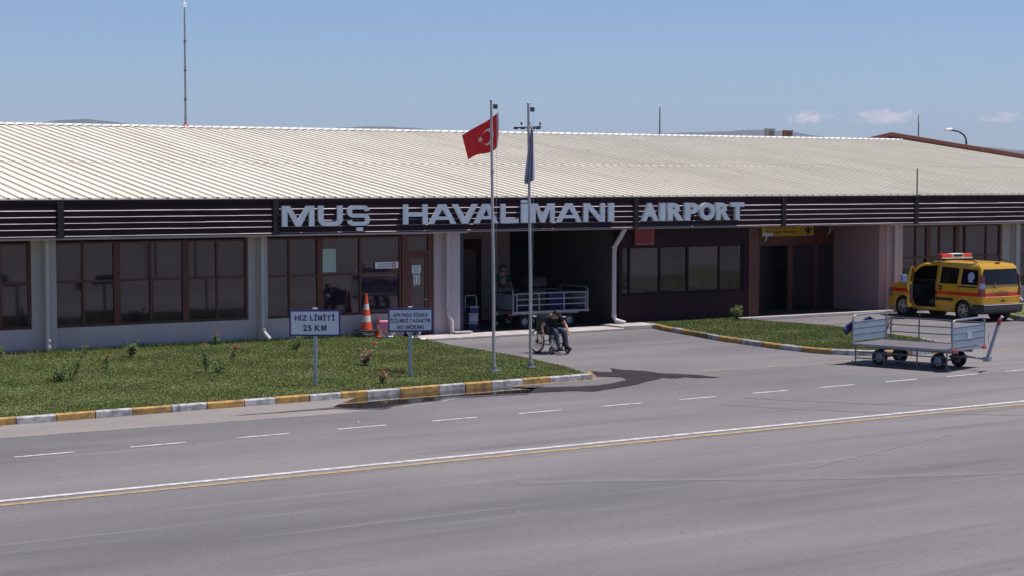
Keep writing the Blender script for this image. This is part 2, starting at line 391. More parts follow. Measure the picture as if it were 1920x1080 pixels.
for c_, rx, ry, a0, a1, wd in (((30, 34), 9, 12, 215, 262, .09), ((30, 34), 10.3, 13.2, 215, 262, .09)):
    ribbon(mb, [(c_[0]+rx*math.cos(R(a0+(a1-a0)*k/30)), c_[1]+ry*math.sin(R(a0+(a1-a0)*k/30))) for k in range(31)], wd)
for a, b, wd in (((13.5, 21), (23.5, 16.2), .35),):
    ribbon(mb, [(a[0]+(b[0]-a[0])*k/20, a[1]+(b[1]-a[1])*k/20+.08*math.sin(k*.6)) for k in range(21)], wd, .0028)
tag(mb.build('tyre_marks', 'tyre'), kind='structure')
mb = MB()
for a, b, wd in (((17.8, 19.8), (22.2, 21.2), .05),):
    ribbon(mb, [(a[0]+(b[0]-a[0])*k/20, a[1]+(b[1]-a[1])*k/20) for k in range(21)], wd, .0045)
tag(mb.build('worn_marking', mat('worn_paint', (.25, .235, .235), .8, col2=(.172, .156, .163), vscale=9, thr=(.42, .6))), kind='structure')
# wet asphalt and puddle by the kerb
sheet('wet_stain', blotch([(22.97, 32.91), (23.04, 32.47), (23.25, 32.23), (23.68, 33.01), (23.77, 32.47), (24.01, 32.08), (23.98, 31.6), (24.25, 31.23), (24.49, 30.78), (24.56, 30.13), (24.12, 30.32), (23.99, 30.62), (23.68, 30.5), (23.5, 30.82), (23.21, 30.59), (22.93, 30.46), (22.27, 30.04), (21.61, 29.79), (20.79, 29.48), (20.5, 29.77), (20.04, 29.9), (19.75, 29.95), (19.2, 30.08), (19.76, 30.97), (20.11, 30.7), (20.48, 30.57), (20.95, 30.38), (21.44, 30.31), (21.98, 30.49), (22.6, 30.82), (22.79, 31.32), (22.45, 31.75)], .035, 4), .010, 'wet')
sheet('kerbside_stain', blotch([(13.0, 29.86), (13.78, 29.9), (14.67, 29.96), (15.2, 30.0), (15.7, 30.6), (16.4, ky(16.4)-.02), (18, ky(18)-.02), (19.6, ky(19.6)-.02), (20.5, 30.9), (19.9, 30.4), (19.4, 29.82), (18.6, 29.95), (17.7, 30.05), (17.3, 29.75), (16.8, 29.7), (16.16, 29.48), (15.9, 29.25), (15.4, 29.42), (15.1, 29.76), (14.59, 29.8), (13.8, 29.82)], .025, 4), .010, 'damp')
sheet('puddle', blotch([(15.2, 30.05), (15.66, 30.5), (16.2, ky(16.2)-.04), (17.07, ky(17)-.04), (17.76, ky(17.7)-.04), (18.51, ky(18.5)-.04), (19.4, ky(19.4)-.06), (19.7, 30.73), (19.85, 30.4), (19.5, 29.92), (19.14, 30.03), (18.74, 30.08), (18.14, 30.2), (17.64, 30.18), (17.36, 29.86), (16.84, 29.82), (16.16, 29.58), (15.95, 29.37), (15.48, 29.55), (15.28, 29.8)], .02, 4), .014, 'water')
# ---------------------------------------------------------------- hills and haze
hp = [(30, .9), (36, 1.1), (41.6, .98), (42.86, 1.13), (44.5, 1.25), (46.08, 1.33), (47.5, 1.42), (48.6, 1.60), (49.71, 1.68), (51, 1.62), (52.7, 1.57), (54.7, 1.55), (57, 1.55), (59, 1.62), (60.5, 1.74), (61.85, 1.80), (63.0, 1.74), (64.5, 1.62), (66.5, 1.58), (68.8, 1.74), (69.8, 1.88), (70.7, 1.98), (71.6, 1.93), (72.36, 1.80), (73.3, 1.72), (76, 1.6), (84, 1.5)]
def hel(a):
    a = a % 360
    if 30 <= a <= 84: return float(np.interp(a, [p[0] for p in hp], [p[1] for p in hp]))
    k = min(1, min(abs(a-84), abs(a-30), abs(a-390))/15)
    return (1-k)*(1.5 if 84 < a < 150 else .9)+k*(1.3+.5*math.sin(R(a*3))+.25*math.sin(R(a*11+40)))
mb = MB(); P = []
for k, (d, hh) in enumerate(((6500, 0), (7200, .45), (7800, .8), (8300, 1.0), (8900, .55), (9800, 0))):
    row = []
    for i in range(0, 1441):
        a = i*.25; jit = (math.sin(a*7.3+k*2)+.6*math.sin(a*17.1+k))*6*(1 if hh < 1 else .12)
        row.append((d*math.cos(R(a)), d*math.sin(R(a)), (4.2+8300*math.tan(R(hel(a))))*hh-(10 if hh == 0 else 0)+(jit if hh else 0)))
    P.append(row)
mb.grid(P); tag(mb.build('hills', 'hill', smooth=True), kind='structure')
mb = MB(); mb.box(-10500, 10500, -10500, 10500, -1.1, 420)
hz = mb.build('haze', 'hill'); tag(hz, kind='stuff')
hm = bpy.data.materials.new('haze_air'); hm.use_nodes = True; n = hm.node_tree.nodes; n.remove(n['Principled BSDF'])
pv = n.new('ShaderNodeVolumePrincipled'); pv.inputs['Color'].default_value = (.62, .72, .95, 1); pv.inputs['Density'].default_value = 8.0e-5
hm.node_tree.links.new(pv.outputs[0], n['Material Output'].inputs['Volume']); hz.data.materials[0] = hm
# ---------------------------------------------------------------- lawns and kerbs
def inside(poly, X, Y):
    c = np.zeros(len(X), bool); n = len(poly)
    for i in range(n):
        x0, y0 = poly[i]; x1, y1 = poly[(i+1) % n]
        k = ((y0 > Y) != (y1 > Y)); c ^= k & (X < (x1-x0)*(Y-y0)/((y1-y0) if y1 != y0 else 1e-9)+x0)
    return c
LAWN = [(-14, ky(-14)+.12), (21.9, ky(21.9)+.1), (22.1, 31.75), (22.45, 33.0), (22.75, 34.6), (22.93, 36.6), (22.95, 38.2), (23.2, 40.4), (23.3, 42.59), (-14, 42.59)]
ISLE = [(31.55, 42.2), (31.0, 40.1), (30.72, 39.0), (30.45, 37.9), (30.3, 36.9), (30.25, 36.2), (30.2, 35.3), (30.15, 34.5), (30.15, 33.8), (30.25, 33.1), (30.5, 32.5), (31.0, 32.0), (31.8, 31.75), (32.6, 31.7), (33.3, 31.95), (33.9, 32.6), (34.5, 34.2), (34.9, 36.0), (35.4, 38.3), (35.1, 39.8), (34.9, 41.0), (34.9, 42.2)]
FAR = [(42.6, 20), (42.6, 38.0), (46, 42.5), (60, 42.5), (60, 20)]
def lawn(poly, name):
    mb = MB(); tri = tessellate_polygon([[Vector((x, y, 0)) for x, y in poly]]); fs = []
    for t in tri:
        a, b, c = [poly[i] for i in t]
        fs.append(t if ((b[0]-a[0])*(c[1]-a[1])-(b[1]-a[1])*(c[0]-a[0])) > 0 else tuple(reversed(t)))
    n = len(poly); mb.add([(x, y, .115) for x, y in poly]+[(x, y, -.01) for x, y in poly], fs+[(i, n+i, n+(i+1) % n, (i+1) % n) for i in range(n)])
    tag(mb.build(name, 'soil'), kind='structure')
lawn(LAWN, 'lawn_ground'); lawn(ISLE, 'island_ground'); lawn(FAR, 'verge_ground')
def blades(name, poly, count, hmin, hmax, m, wd=.011, clump=None, xmin=None):
    xs = [p[0] for p in poly]; ys = [p[1] for p in poly]
    X = rng.uniform(max(min(xs), xmin or -99), max(xs), count); Y = rng.uniform(min(ys), max(ys), count)
    k = inside(poly, X, Y); X = X[k]; Y = Y[k]; n = len(X)
    f = .5+.25*np.sin(X*2.1+Y*1.3)+.25*np.sin(X*.9-Y*2.7+1)
    H = rng.uniform(hmin, hmax, n)*(.7+.6*f); A = rng.uniform(0, 2*np.pi, n); T = rng.uniform(0, .6, n); B = rng.uniform(0, 2*np.pi, n)
    V = np.zeros((n, 3, 3)); dx = np.cos(A)*wd*rng.uniform(.6, 1.5, n); dy = np.sin(A)*wd
    V[:, 0] = np.stack([X-dx, Y-dy, np.full(n, .113)], 1); V[:, 1] = np.stack([X+dx, Y+dy, np.full(n, .113)], 1)
    V[:, 2] = np.stack([X+np.cos(B)*T*H, Y+np.sin(B)*T*H, .113+H], 1)
    me = bpy.data.meshes.new(name); me.vertices.add(n*3); me.vertices.foreach_set('co', V.ravel())
    me.loops.add(n*3); me.loops.foreach_set('vertex_index', np.arange(n*3, dtype=np.int32))
    me.polygons.add(n); me.polygons.foreach_set('loop_start', np.arange(0, n*3, 3, dtype=np.int32)); me.polygons.foreach_set('loop_total', np.full(n, 3, dtype=np.int32))
    me.update(); me.validate(); me.materials.append(M[m])
    o = bpy.data.objects.new(name, me); C.objects.link(o); return o
tag(blades('grass', LAWN, 330000, .012, .032, 'grass', xmin=6), 'short mown green grass of the long lawn before the windows', 'grass', kind='stuff')
tag(blades('island_grass', ISLE, 70000, .014, .042, 'grass'), 'green grass of the small kerbed island by the dark panel wall', 'grass', kind='stuff')
tag(blades('verge_grass', FAR, 30000, .04, .08, 'grass'), 'grass behind the grey kerb to the right of the van', 'grass', kind='stuff')
tag(blades('tall_grass', [(6, 42.3), (23.2, 42.3), (23.2, 42.56), (6, 42.56)], 6500, .04, .13, 'grass', .008), 'taller unmown grass along the foot of the white wall', 'grass', kind='stuff')
tag(blades('kerb_grass', [(6, ky(6)+.11), (21.8, ky(21.8)+.11), (21.8, ky(21.8)+.26), (6, ky(6)+.26)], 5200, .03, .09, 'grass', .011), 'ragged grass edge growing over the long kerb', 'grass', kind='stuff')
def kerb(name, pts, cols, width=.13, h=.128, inward=1):
    mb = MB()
    for i in range(len(pts)-1):
        a = Vector((*pts[i], 0)); b = Vector((*pts[i+1], 0)); d = (b-a); ln = d.length; d.normalize()
        nrm = Vector((-d.y, d.x, 0))*inward; g = .008; hh = h+random.uniform(-.006, .004); off = random.uniform(-.012, .012)
        a2 = a+d*g+nrm*off; b2 = b-d*g+nrm*off; mb.mi = cols[i % len(cols)]
        bv = .02
        prof = [(0, 0), (0, hh-bv), (bv, hh), (width, hh), (width, 0)]
        vs = [a2+nrm*p+Vector((0, 0, q)) for p, q in prof]+[b2+nrm*p+Vector((0, 0, q)) for p, q in prof]; k = 5
        fs = [(j, j+1, k+j+1, k+j) for j in range(4)]+[(4, 3, 2, 1, 0), (5, 6, 7, 8, 9)]
        if inward > 0: fs = [tuple(reversed(q)) for q in fs]
        mb.add(vs, fs); mb.mi = 2
        a3 = a+nrm*.02; b3 = b+nrm*.02
        vs = [a3, b3, b3+nrm*.09, a3+nrm*.09]; vs = vs+[v+Vector((0, 0, h-.03)) for v in vs]
        mb.add(vs, [(4, 5, 6, 7), (0, 1, 5, 4), (2, 3, 7, 6)])
    return tag(mb.build(name, ['kerb_yellow', 'kerb_white', 'joint']), kind='structure')
jx = [9.46-.72*k for k in range(20, 0, -1)]+[9.46, 10.18, 10.91, 11.6, 12.37, 12.51, 13.08, 13.84, 14.49, 15.22, 15.91, 16.5, 17.25, 18.17, 18.8, 19.0, 19.46, 20.25, 20.92, 21.76, 22.0]
cc = [(k+1) % 2 for k in range(20)]+[1, 0, 0, 1, 0 if 0 else 1, 0, 1, 0, 1, 0, 1, 0, 1, 0, 0, 1, 0, 1, 1, 0, 0]
cc = [(k % 2) for k in range(20)]
seq = {9.46: 1, 10.18: 0, 10.91: 0, 11.6: 1, 12.37: 1, 12.51: 0, 13.08: 0}
names = [1, 0, 1, 0, 1, 1, 0, 1, 0, 1, 0, 1, 0, 1, 0, 0, 1, 0, 1, 1, 0]
px = [9.46, 10.18, 10.91, 11.6, 12.37, 12.51, 13.08, 13.84, 14.49, 15.22, 15.91, 16.5, 17.25, 18.17, 18.8, 19.46, 20.25, 20.92, 21.76, 22.0]
pc = [1, 0, 1, 0, 1, 1, 0, 1, 0, 1, 0, 1, 0, 1, 0, 1, 0, 1, 1]
left = [9.46-.72*k for k in range(20, 0, -1)]; lc = [(1 if k % 2 == 0 else 0) for k in range(20, 0, -1)]
allx = left+px; allc = lc+pc
kp = [(x, ky(x)) for x in allx]+[(22.2, 31.55), (22.32, 31.75)]
kerb('kerb', kp, allc+[0, 0])
ip = [(31.6, 42.2), (31.28, 41.4), (31.1, 40.8), (30.95, 40.1), (30.83, 39.55), (30.7, 38.95), (30.58, 38.4), (30.46, 37.9), (30.33, 37.3), (30.24, 36.8), (30.2, 36.2), (30.15, 35.75), (30.12, 35.3), (30.08, 34.9), (30.05, 34.5), (30.04, 34.1), (30.05, 33.7), (30.1, 33.2), (30.22, 32.8), (30.4, 32.45), (30.7, 32.1), (31.1, 31.8), (31.75, 31.6), (32.4, 31.55), (33.1, 31.7), (33.65, 32.15), (34.1, 32.9), (34.5, 34), (34.8, 35.3), (35.1, 36.7), (35.4, 38.2)]
kerb('island_kerb', ip, [1, 0, 0, 1, 0, 0, 1, 1, 0, 0, 1, 1, 0, 0, 1, 1, 0, 0, 1, 1, 1, 0, 1, 0, 1, 0, 1, 0, 1, 0], inward=1)
M['kerb_grey'] = mat('bare_kerb', (.30, .26, .27), .85, var=.2, vscale=5)
mb = MB(); mb.box(42.44, 42.57, 20, 38.0, 0, .15)
tag(mb.build('verge_kerb', 'kerb_grey', bevel=.02), kind='structure')
# ---------------------------------------------------------------- terminal building
T = thing('terminal_building', 'long low airport terminal with cream ribbed metal roof and dark slatted fascia', 'building', (28, 42.6, 0))
def tb(mb, name, m, parent=T, **k): return mb.build(name, m, parent, world=True, **k)
WY = 42.6; X0, X1 = -6.0, 58.0; EZ, EY = 3.81, 41.965; SL = .137; RY = 58.8; RZ = EZ+SL*(RY-EY)
# roof: trapezoidal ribs run from eave to ridge
def roofsheet(y0, z0, y1, z1, th=.03):
    mb = MB(); xs = []; x = X0; p = .33
    while x < X1-.01:
        xs += [(x, 0), (x+.232, 0), (x+.248, .043), (x+.300, .043), (x+.33, 0)]; x += p
    prof = [xs[0]]
    for q in xs[1:]:
        if abs(q[0]-prof[-1][0]) > 1e-6: prof.append(q)
    K = 6; P = []
    for k in range(K+1):
        t = k/K; P.append([(x, y0+(y1-y0)*t, z0+(z1-z0)*t+h) for x, h in prof])
    mb.grid(P); return mb
YS = 49.0; ZS = EZ+SL*(YS-EY)
o = tb(roofsheet(EY, EZ, YS+.12, ZS+SL*.12), 'roof', 'roof')
roof = o
mb = roofsheet(YS-.05, ZS-SL*.05+.012, RY, RZ+.012)
roof2 = tb(mb, 'upper_roof', 'roof')
mb = roofsheet(RY+.02, RZ+.01, 76, EZ); tb(mb, 'rear_roof', 'roof')
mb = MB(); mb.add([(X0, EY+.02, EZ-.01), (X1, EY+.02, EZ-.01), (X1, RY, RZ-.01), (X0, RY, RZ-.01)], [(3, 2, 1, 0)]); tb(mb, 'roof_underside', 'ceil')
mb = MB()
for k in range(int((X1-X0)/.33)+1):       # ridge flashing, notched between the ribs
    x = X0+k*.33
    mb.add([(x, RY-.28, RZ+.012), (x+.33, RY-.28, RZ+.012), (x+.33, RY, RZ+.075), (x, RY, RZ+.075), (x+.33, RY+.28, RZ), (x, RY+.28, RZ)], [(0, 1, 2, 3), (3, 2, 4, 5)])
    mb.box(x+.235, x+.315, RY-.33, RY-.27, RZ+.0, RZ+.07)
tb(mb, 'ridge_cap', 'roof_trim')
mb = MB(); mb.box(X0, X1, EY+.012, EY+.03, EZ-.03, EZ+.026); tb(mb, 'eave_closure', 'roof')
mb = MB()
for xx in (X1,):
    mb.add([(xx+.002, EY, EZ-.12), (xx+.06, EY, EZ-.12), (xx+.06, EY, EZ+.07), (xx+.002, EY, EZ+.07), (xx+.002, RY, RZ-.12), (xx+.06, RY, RZ-.12), (xx+.06, RY, RZ+.07), (xx+.002, RY, RZ+.07)],
           [(0, 1, 2, 3), (7, 6, 5, 4), (3, 2, 6, 7), (0, 3, 7, 4), (1, 0, 4, 5), (2, 1, 5, 6)])
tb(mb, 'verge_trim', 'roof_trim')
# fascia: back board, slats with sunlit edges painted pale, posts
FY = 42.055
mb = MB(); mb.box(X0, X1, FY, FY+.06, 2.90, 3.80); mb.box(X0, X1, FY-.08, FY, 3.735, 3.79)
fa = tb(mb, 'fascia', 'fascia')
mb = MB(); mt = MB()
posts = [14.0, 19.63, 31.05, 36.67, 42.3, 8.35, 2.7, 47.95, 53.6]
edges = sorted(posts); zs = [2.915, 3.075, 3.225, 3.375, 3.525, 3.672]
brk = [X0]+edges+[X1]
for i in range(len(brk)-1):
    a = brk[i]+(.10 if i else 0); b = brk[i+1]-.10
    for j in range(5):
        mb.box(a, b, FY-.055, FY-.003, zs[j]+.022, zs[j+1]-.010)
        # sunlit slat tops painted as pale lips, a little uneven as the sheet sags
        n = max(2, int((b-a)/.8)); 
        for q in range(n):
            xa = a+(b-a)*q/n; xb = a+(b-a)*(q+1)/n
            dz = random.uniform(-.0025, .0025); th = random.uniform(.011, .016)
            if j == 4 and 14.1 < xa < 14.4: continue
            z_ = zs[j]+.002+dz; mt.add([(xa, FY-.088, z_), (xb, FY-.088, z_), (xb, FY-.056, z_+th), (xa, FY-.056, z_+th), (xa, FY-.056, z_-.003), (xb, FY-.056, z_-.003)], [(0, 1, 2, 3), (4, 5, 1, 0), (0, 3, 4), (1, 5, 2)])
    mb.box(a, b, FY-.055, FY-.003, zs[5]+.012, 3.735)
tb(mb, 'slats', 'fascia', fa); tb(mt, 'slat_sunlit_edges', 'fascia_sunlit', fa)
for x in posts:
    mb = MB(); mb.box(x-.08, x+.08, FY-.10, FY-.004, 2.875, 3.735); tb(mb, 'fascia_post', 'fascia_post', bevel=.008)
mb = MB(); mb.box(X0, 25.42, 42.10, WY+.3, 2.83, 2.885); mb.box(41.3, X1, 42.10, WY+.3, 2.83, 2.885); mb.box(25.42, 41.3, 42.10, 44.7, 2.862, 2.89)
tb(mb, 'soffit', 'wall')
# masonry
mb = MB(); D = .30
def piece(a, b, z0, z1): mb.box(a, b, WY, WY+D, z0, z1)
bays = [(-5.6, -2.9), (2.65, 7.7), (8.25, 13.48), (14.05, 19.14)]
piers = [(-6, -5.6), (-2.9, 2.65), (7.7, 8.25), (13.48, 14.05), (19.14, 19.62), (24.66, 25.42), (41.62, 42.2), (47.0, 47.75), (53, 58)]
for a, b in piers: piece(a, b, 0, 2.83)
for a, b in bays+[(19.62, 23.70), (42.2, 47.0), (47.75, 53)]: piece(a+.002, b-.002, 0, .68)
mb.box(-6, 58, 75, 75.2, 0, 3.7); mb.box(-6, -5.8, 42.9, 75, 0, 3.7); mb.box(57.8, 58, 42.9, 75, 0, 3.75)
mb.add([(57.9, 42.6, 2.9), (57.9, 75, 2.9), (57.9, RY, RZ-.1)], [(0, 1, 2)])
tb(mb, 'wall', 'wall')
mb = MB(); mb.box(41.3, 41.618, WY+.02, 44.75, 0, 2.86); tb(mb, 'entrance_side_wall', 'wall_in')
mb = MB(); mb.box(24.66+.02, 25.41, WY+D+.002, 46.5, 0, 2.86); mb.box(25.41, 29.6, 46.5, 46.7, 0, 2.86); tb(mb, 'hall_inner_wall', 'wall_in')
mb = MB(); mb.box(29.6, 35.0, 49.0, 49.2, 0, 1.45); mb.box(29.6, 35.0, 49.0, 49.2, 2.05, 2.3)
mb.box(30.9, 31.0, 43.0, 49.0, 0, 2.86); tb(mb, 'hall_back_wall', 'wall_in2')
mb = MB(); mb.box(29.6, 35.0, 48.95, 49.25, 1.452, 2.048); mb.box(29.6, 35.0, 48.95, 49.25, 2.302, 2.86); mb.box(34.0, 34.3, 48.6, 48.94, 0, 2.86); mb.box(31.9, 32.1, 48.5, 48.8, 0, 2.86)
mb.box(29.7, 30.88, 47.4, 47.5, 2.3, 2.8)
tb(mb, 'hall_beam', 'maroon')
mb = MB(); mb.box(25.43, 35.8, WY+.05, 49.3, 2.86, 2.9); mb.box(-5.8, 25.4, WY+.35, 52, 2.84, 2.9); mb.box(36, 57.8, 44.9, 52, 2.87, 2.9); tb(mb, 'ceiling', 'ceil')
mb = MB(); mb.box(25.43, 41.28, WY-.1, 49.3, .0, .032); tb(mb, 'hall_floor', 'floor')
mb = MB(); mb.box(23.75, 30.2, 41.35, WY-.102, 0, .06); mb.box(30.2, 31.6, 41.5, WY-.104, 0, .11); mb.box(34.92, 41.6, 42.22, WY-.104, 0, .10)
st = tb(mb, 'entrance_step', 'slab', bevel=.012)
# brown door standing in the hall
mb = MB(); mb.box(26.75, 28.35, 46.42, 46.498, .08, 2.2); tb(mb, 'hall_door', 'brown_door')
mb = MB(); mb.box(26.6, 26.74, 46.38, 46.498, .08, 2.3); mb.box(28.36, 28.5, 46.38, 46.498, .08, 2.3); mb.box(26.6, 28.5, 46.37, 46.498, 2.202, 2.5); tb(mb, 'hall_door_frame', 'maroon')
mb = MB(); mb.box(25.42, 25.62, WY+.05, 43.1, .08, 2.84); tb(mb, 'hall_shutter_guide', mat('dark_blue_steel', (.02, .03, .075), .5))
# dark panel wall with its windows
mb = MB(); PY = WY
mb.box(30.9, 35.78, PY, PY+.2, .0, .90); mb.box(30.9, 35.78, PY, PY+.2, 2.34, 2.86)
mb.box(35.62, 35.78, PY+.003, PY+.2, .90, 2.34); mb.box(30.9, 30.98, PY+.003, PY+.2, .9, 2.34); tb(mb, 'panel_wall', 'maroon')
def window(x0, x1, z0, z1, thin, thick, trans, y=WY+.10, fw=.05, name='window', fm='frame', gm='glass', split=True):
    fr = MB()
    fr.box(x0, x0+fw, y-.03, y+.05, z0, z1); fr.box(x1-fw, x1, y-.03, y+.05, z0, z1)
    fr.box(x0+fw, x1-fw, y-.028, y+.05, z0, z0+fw); fr.box(x0+fw, x1-fw, y-.028, y+.05, z1-fw, z1)
    cuts = sorted([(t, .055) for t in thin]+[(t, .17) for t in thick])
    for t, wd in cuts: fr.box(t-wd/2, t+wd/2, y-.032-(.012 if wd > .1 else 0), y+.048, z0+fw, z1-fw)
    xs = [x0+fw]+[v for t, wd in cuts for v in (t-wd/2, t+wd/2)]+[x1-fw]
    zz = [z0+fw]+[v for t in trans for v in (t-.03, t+.03)]+[z1-fw]
    for i in range(0, len(xs), 2):
        for t in trans: fr.box(xs[i], xs[i+1], y-.026, y+.046, t-.03, t+.03)
    fo = tb(fr, name, fm)
    for i in range(0, len(xs), 2):
        for j in range(0, len(zz), 2):
            g = MB(); tl = random.uniform(-.008, .008); tz = random.uniform(-.008, .008)
            a, b, c, d = xs[i], xs[i+1], zz[j], zz[j+1]
            g.add([(a, y+.01+tl, c), (b, y+.01-tl, c), (b, y+.01-tl+tz, d), (a, y+.01+tl+tz, d), (a, y+.03, c), (b, y+.03, c), (b, y+.03, d), (a, y+.03, d)],
                  [(0, 1, 2, 3), (7, 6, 5, 4), (0, 4, 5, 1), (1, 5, 6, 2), (2, 6, 7, 3), (3, 7, 4, 0)])
            tb(g, 'pane', gm if random.random() < .6 else 'glass_dim', fo)
    return fo
window(14.07, 19.12, .69, 2.76, [14.78, 16.52, 18.30], [15.64, 17.45], [1.79])
window(8.27, 13.46, .69, 2.76, [9.1, 10.9, 12.75], [9.95, 11.8], [1.79])
window(2.67, 7.68, .69, 2.76, [3.4, 5.2, 7.0], [4.3, 6.1], [1.79])
window(-2.88+.0, 2.63, .69, 2.76, [-1.9, 0, 1.8], [-1, .9], [1.79]) if False else None
window(19.64, 23.66, .69, 2.77, [20.33, 22.42], [21.22], [1.77])
window(42.22, 46.98, .69, 2.80, [43.0, 44.1, 45.3, 46.3], [43.55, 44.9], [1.75])
window(47.77, 52.98, .69, 2.80, [48.6, 50.3, 52.1], [49.5, 51.3], [1.75])
window(31.0, 35.6, .92, 2.33, [31.3, 32.42, 33.47, 34.68], [], [], y=PY+.06, fm='maroon', gm='glass_bay', name='hall_window')
# glazed brown door in the left wing
fr = MB(); y = WY+.10
for a, b in ((23.68, 23.86), (24.50, 24.645)): fr.box(a, b, y-.05, y+.05, .09, 2.80)
fr.box(23.86, 24.50, y-.045, y+.05, 2.25, 2.37); fr.box(23.86, 24.50, y-.045, y+.05, 2.74, 2.80)
dr = tb(fr, 'door', 'frame')
g = MB(); g.box(23.86, 24.50, y, y+.02, 2.37, 2.74); tb(g, 'pane', 'glass', dr)
lf = MB(); lf.box(23.87, 23.97, y-.03, y+.03, .1, 2.24); lf.box(24.41, 24.49, y-.03, y+.03, .1, 2.24); lf.box(23.97, 24.41, y-.029, y+.03, .1, .62); lf.box(23.97, 24.41, y-.029, y+.03, 2.14, 2.24)
tb(lf, 'door_leaf', 'frame', dr)
g = MB(); g.box(23.97, 24.41, y-.004, y+.014, .62, 2.14); tb(g, 'pane', 'glass', dr)
g = MB(); g.tube([(24.44, y-.03, 1.02), (24.44, y-.07, 1.02), (24.36, y-.07, 1.02)], .011); tb(g, 'handle', 'silver', dr)
# entrance recess: back wall, dark doorway, frames
EYb = 44.75
mb = MB(); mb.box(36.2, 41.3, EYb, EYb+.1, 2.16, 2.86); mb.box(39.28, 39.5, EYb, EYb+.1, 0, 2.16); mb.box(40.42, 40.60, EYb, EYb+.1, 0, 2.16); mb.box(41.2, 41.3, EYb, EYb+.1, 0, 2.16); mb.box(36.2, 38.1, EYb, EYb+.1, 0, 2.16)
tb(mb, 'entrance_frame', 'frame')
mb = MB(); mb.box(38.1, 39.28, EYb+.6, EYb+.65, 0, 2.16); tb(mb, 'doorway_dark_sheet', 'black')  # black sheet standing in for the unlit room behind the opening
mb = MB(); mb.box(39.5, 40.42, EYb+.04, EYb+.06, 0.08, 2.16); tb(mb, 'entrance_glass_door', 'glass')
mb = MB(); mb.box(40.60, 41.2, EYb+.04, EYb+.06, 0.08, 2.16); tb(mb, 'entrance_glass_door', 'glass')
mb = MB(); mb.box(35.80, 36.2, WY-.02, WY+.28, 0, 2.86); tb(mb, 'entrance_post', 'frame')
# boxed pilasters and rain pipes with their shoes
def pipe(x0, x1, xp, kind):
    mb = MB(); mb.box(x0, x1, WY-.13, WY-.002, .0 if kind != 'a' else .1, 2.83); tb(mb, 'pilaster', 'wall', bevel=.01)
    p = MB()
    if kind == 'straight':
        p.tube([(xp, WY-.19, 2.82), (xp, WY-.19, .15)], .055, 12); p.tube([(xp, WY-.2, .44), (xp, WY-.2, .38)], .068, 12); p.tube([(xp, WY-.2, .28), (xp, WY-.2, .22)], .068, 12)
    elif kind == 'shoe':
        p.tube([(xp, WY-.19, 2.82), (xp, WY-.19, .42), (xp+.03, WY-.24, .33), (xp+.12, WY-.36, .18)], .055, 12); p.tube([(xp, WY-.2, .46), (xp, WY-.2, .40)], .07, 12)
    else:
        p.tube([(xp-.05, WY-.19, 2.82), (xp-.05, WY-.19, .66), (xp-.03, WY-.21, .56), (xp+.05, WY-.24, .40), (xp+.06, WY-.24, .07)], [.05, .05, .058, .058, .05], 12); p.tube([(xp-.05, WY-.22, .68), (xp-.05, WY-.22, .63)], .07, 12)
        p.box(xp+.06, xp+.62, WY-.42, WY-.2, .088, .125)
    tb(p, 'rain_pipe', 'white_plastic', smooth=True)
pipe(13.74, 14.048, 13.80, 'straight'); pipe(19.36, 19.618, 19.44, 'shoe'); pipe(25.04, 25.41, 25.02, 'crook')
pipe(41.9, 42.198, 41.82, 'shoe'); pipe(47.4, 47.748, 47.5, 'shoe'); pipe(8.0, 8.248, 8.1, 'straight')
p = MB(); p.tube([(30.82, 42.2, 2.88), (30.72, 42.26, 2.66), (30.60, 42.38, 2.38), (30.58, 42.40, 2.2), (30.58, 42.4, .30), (30.61, 42.33, .20), (30.78, 42.12, .13)], .068, 12)
p.tube([(30.58, 42.4, 2.36), (30.58, 42.4, 2.30)], .08, 12); p.tube([(30.58, 42.4, .38), (30.58, 42.4, .3)], .08, 12)
tb(p, 'rain_pipe', 'white_plastic', smooth=True)
